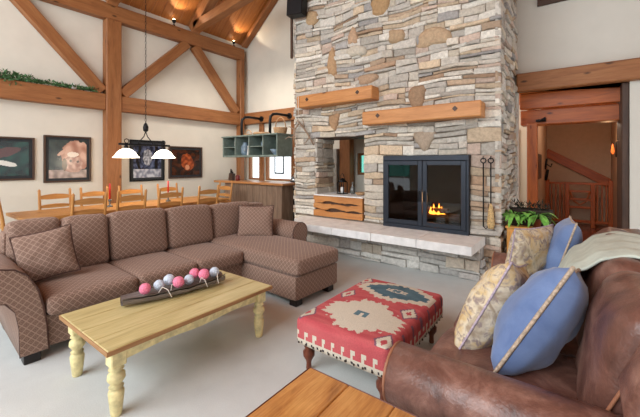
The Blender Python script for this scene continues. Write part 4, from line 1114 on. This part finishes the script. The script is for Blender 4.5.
# ------------------------------------------------------------------ leather sofa
ls = thing('leather_sofa', 'worn brown leather sofa with rolled arms at right, holding the pillows', 'sofa', (-.1, 2.5, 0))
K = 'leather'
MB().cushion((-.55, 1.5, .08), (.45, 3.55, .3), .03, .004, 10).build('base', K, ls)
for lb, cy, x1 in (('rolled arm nearest the viewer', 1.44, .45), ('rolled arm at the fireplace end', 3.6, .45)):
    r_ = .13
    zt = .63 if cy < 2 else .6; xf = -.66 if cy < 2 else -.62
    a = MB().prism(arm_profile(cy, r_*.8, r_, zt, .08), xf, x1, 'yz', smooth=True, bev=.02).build('arm', K, ls, lb)
    MB().tube([(xf+.012, y, z) for y, z in arm_profile(cy, r_*.8-.004, r_-.004, zt-.004, .09)], .007, 6).build('piping', 'leatherpipe', a)
for k in range(3):
    y0 = 1.57+k*.634; MB().cushion((-.62, y0, .29), (.1, y0+.628, .46), .06, .015, 14, puffs=(.02, .004, .03), wob=.01, seed=k).build('seat_cushion', K, ls)
pf = [(.18, .08), (.14, .5), (.12, .72), (.17, .85), (.28, .93), (.40, .94), (.5, .87), (.55, .72), (.52, .4), (.52, .08)]
MB().prism(pf, 1.32, 3.6, 'xz', smooth=True, bev=.03).build('back_frame', K, ls)
for k in range(3):
    y0 = 1.46+k*.64 if k else 1.5
    y1 = (2.12, 2.76, 3.4)[k]; y0 = (1.52, 2.13, 2.77)[k]
    c_ = MB().cushion((-.12, y0, 0), (.13, y1, .57), .10, .03, 16, mat=TR((.13, 0, .40), 0, .22), puffs=(.04, .006, .02), wob=.02, seed=k+5).build('back_cushion', K, ls)
MB().tube([(.05, 1.545, .47), (.085, 1.525, .58), (.125, 1.515, .68), (.175, 1.52, .78)], .006, 6).build('piping', 'leatherpipe', c_)
for x in (-.6, .45):
    for y in (1.42, 3.6): MB().lathe([(.03, 0), (.04, .04), (.035, .08)], (x, y, 0), 14).build('foot', 'feet', ls)
# throw blanket over the back
path = [(-.07, .62), (-.05, .74), (.02, .88), (.12, .98), (.24, 1.02), (.36, 1.005), (.46, .95), (.56, .86), (.6, .7), (.59, .5)]
def blank(u, v):
    s_ = v*(len(path)-1); i_ = min(int(s_), len(path)-2); t_ = s_-i_
    x = path[i_][0]*(1-t_)+path[i_+1][0]*t_; z = path[i_][1]*(1-t_)+path[i_+1][1]*t_
    y = 2.26+u*.82; drop = -.04*(1-v)*(u-.15)
    k = noise.noise(Vector((u*3.5, v*2.0, 3)))*.016+.010*math.sin(u*19+v*3)
    return (x-.018+k*.8-(.02 if v < .25 else 0), y+.05*noise.noise(Vector((v*4, u*2, 1)))+.12*(1-v)*(.5-u), z-.012+k*.6+drop-.03*max(0, 1-u*8))
bl = thing('throw_blanket', 'pale sage fleece throw draped over the leather sofa back', 'blanket', (.3, 2.7, .5))
o = MB().grid(blank, 46, 46).build('cloth', 'throw', bl)
sm = o.modifiers.new('thickness', 'SOLIDIFY'); sm.thickness = .012; sm.offset = 1
# pillows
pillow_obj('throw_pillow', 'large blue suede pillow nearest the viewer on the leather sofa', 'suede', 'trimbraid', (-.135, 1.975, .69), .235, .3, .14, (.05, .96, -.25), (.283, .17, .476), seed=3, bw_=.009)
pillow_obj('throw_pillow', 'cream floral pillow leaning left of the nearest blue pillow', 'floral', 'lilacbraid', (-.365, 2.13, .635), .235, .285, .13, (.04, .96, -.25), (.24, .17, .478), seed=4, bw_=.006)
pillow_obj('throw_pillow', 'tan floral pillow standing before the far blue pillow', 'floral', 'lilacbraid', (-.28, 3.08, .74), .22, .23, .1, (.45, .8, 0), (.3, .1, 1), seed=5, bw_=.006)
pillow_obj('throw_pillow', 'blue suede pillow at the far end behind the tan floral pillow', 'suede', 'trimbraid', (-.08, 3.22, .76), .2, .27, .11, (-.1, 1, 0), (.3, 0, 1), seed=6, bw_=.007)

# ------------------------------------------------------------------ near side table
s_t = thing('pine_side_table', 'glossy knotty pine table at the bottom edge in front of the sofa arm', 'table', (-.55, .8, 0))
mb = MB()
for k in range(4): a = -.93+k*.2; mb.box((a, .45, .52), (a+.1985, 1.17, .55), .004, grain=1)
tp = mb.build('tabletop', 'tabletop', s_t); ed = MB(); ed.box((-.938, .445, .515), (-.93, 1.178, .548), .003); ed.box((-.93, 1.17, .515), (-.13, 1.178, .548), .003); ed.build('dark_edge', 'walnut', tp)
for x in (-.87, -.19):
    for y in (.51, 1.11): MB().box((x-.03, y-.03, 0), (x+.03, y+.03, .52), .004).build('leg', 'walnut', s_t)

# ------------------------------------------------------------------ pine chest with plants beside the chimney
pc = thing('pine_chest', 'small orange pine cabinet beside the chimney holding the plants', 'cabinet', (-.46, 4.95, 0))
M['orangepine'] = wood('orange_pine', (196, 124, 50), (222, 154, 74), (236, 178, 100), .45, 2, 10)
mb = MB(); mb.box((-.67, 4.78, .04), (-.25, 5.15, .64), .004); mb.build('body', 'orangepine', pc)
MB().box((-.685, 4.76, .64), (-.235, 5.17, .67), .006).build('top', 'orangepine', pc)
dr = MB().box((-.64, 4.765, .1), (-.28, 4.78, .6), .004).build('door', 'orangepine', pc)
vine = MB(); vine.tube([(-.6, 4.762, .42), (-.58, 4.76, .5), (-.52, 4.76, .55), (-.45, 4.76, .52)], .004, 5)
for x, z in ((-.6, .47), (-.56, .55), (-.5, .56), (-.45, .5)):
    vine.add([(x, 4.7605, z), (x+.025, 4.759, z+.02), (x+.02, 4.7605, z-.02), (x-.01, 4.759, z-.03)], [(0, 3, 2, 1)])
vine.build('painted_vine', 'leaf', dr)
def leaf(mb, p, d, ln_, wd, droop):
    d = unit(d); s_ = unit(d.cross(Vector((0, 0, 1)))); N_ = 6; vs = []
    for k in range(N_+1):
        t_ = k/N_; c = Vector(p)+d*ln_*t_+Vector((0, 0, -droop*t_*t_)); w_ = wd*math.sin(PI*min(.98, .08+t_*.9))**.8
        up = Vector((0, 0, .25*w_)); vs += [c-s_*w_+up, c, c+s_*w_+up]
    Fc = []
    for k in range(N_):
        a = k*3; Fc += [(a, a+1, a+4, a+3), (a+1, a+2, a+5, a+4)]
    mb.add(vs, Fc, smooth=True)
def plant(x, y, z, lb, r0, hh, nl_, seed, pot, ln_=.16):
    th = thing('potted_plant', lb, 'plant', (x, y, z)); r = random.Random(seed)
    MB().lathe([(r0*.7, 0), (r0, .1), (r0*1.05, .105), (r0*.9, .105), (r0*.85, .085), (0, .085)], (x, y, z), 16).build('pot', pot, th)
    mb = MB(); sm_ = MB()
    for k in range(nl_):
        t_ = 2*PI*k/nl_+r.uniform(-.3, .3); el = r.uniform(-.1, .8); d = Vector((math.cos(t_), math.sin(t_), el))
        rr_ = r.uniform(.02, .07); p = Vector((x+math.cos(t_)*rr_, y+math.sin(t_)*rr_, z+.1+r.uniform(.02, hh)))
        sm_.tube([(x, y, z+.085), p], .003, 5); leaf(mb, p, d, ln_*r.uniform(.7, 1.1), .028, ln_*.7)
    sm_.build('stem', 'fir', th); mb.build('leaves', 'leaf', th)
plant(-.6, 4.86, .67, 'bright green leafy plant on left front of pine cabinet', .05, .06, 26, 1, 'darkbasket', .19)
plant(-.36, 4.87, .67, 'bright green leafy plant on right front of pine cabinet', .055, .07, 26, 2, 'walnut', .19)
db = MB(); pr = [(.14, 0)]
for k in range(12): pr.append((.15+.02*k/11+(.008 if k % 2 else 0), .2*k/11))
pr += [(.15, .2), (.13, .03), (0, .03)]
db.lathe(pr, (0, 0, 0), 22, mat=TR((-.44, 5.04, .67)) @ Matrix.Diagonal((1.35, .75, 1, 1)))
db_ = db.build('wicker_basket', 'darkbasket'); tag(db_, 'dark wicker basket behind the plants on the pine cabinet', 'basket')
tw = MB(); r = random.Random(9)
for k in range(160):
    p = Vector((-.44+r.uniform(-.19, .19), 5.04+r.uniform(-.09, .09), .84+r.uniform(0, .09))); d = unit((r.uniform(-1, 1), r.uniform(-1, 1), r.uniform(.2, 1)))*r.uniform(.04, .1)
    s_ = unit(d.cross(Vector((0, 0, 1))))*.008; tw.add([p-s_*.3, p+d*.5-s_, p+d, p+d*.5+s_], [(0, 1, 2, 3)])
tag(tw.build('dried_moss', plain('dark_foliage', (38, 44, 34), .9, var=.4), None), 'dark dried foliage filling the wicker basket behind the plants', 'dried foliage', kind='stuff')
for o in bpy.data.objects:
    if '_o' in o: del o['_o']
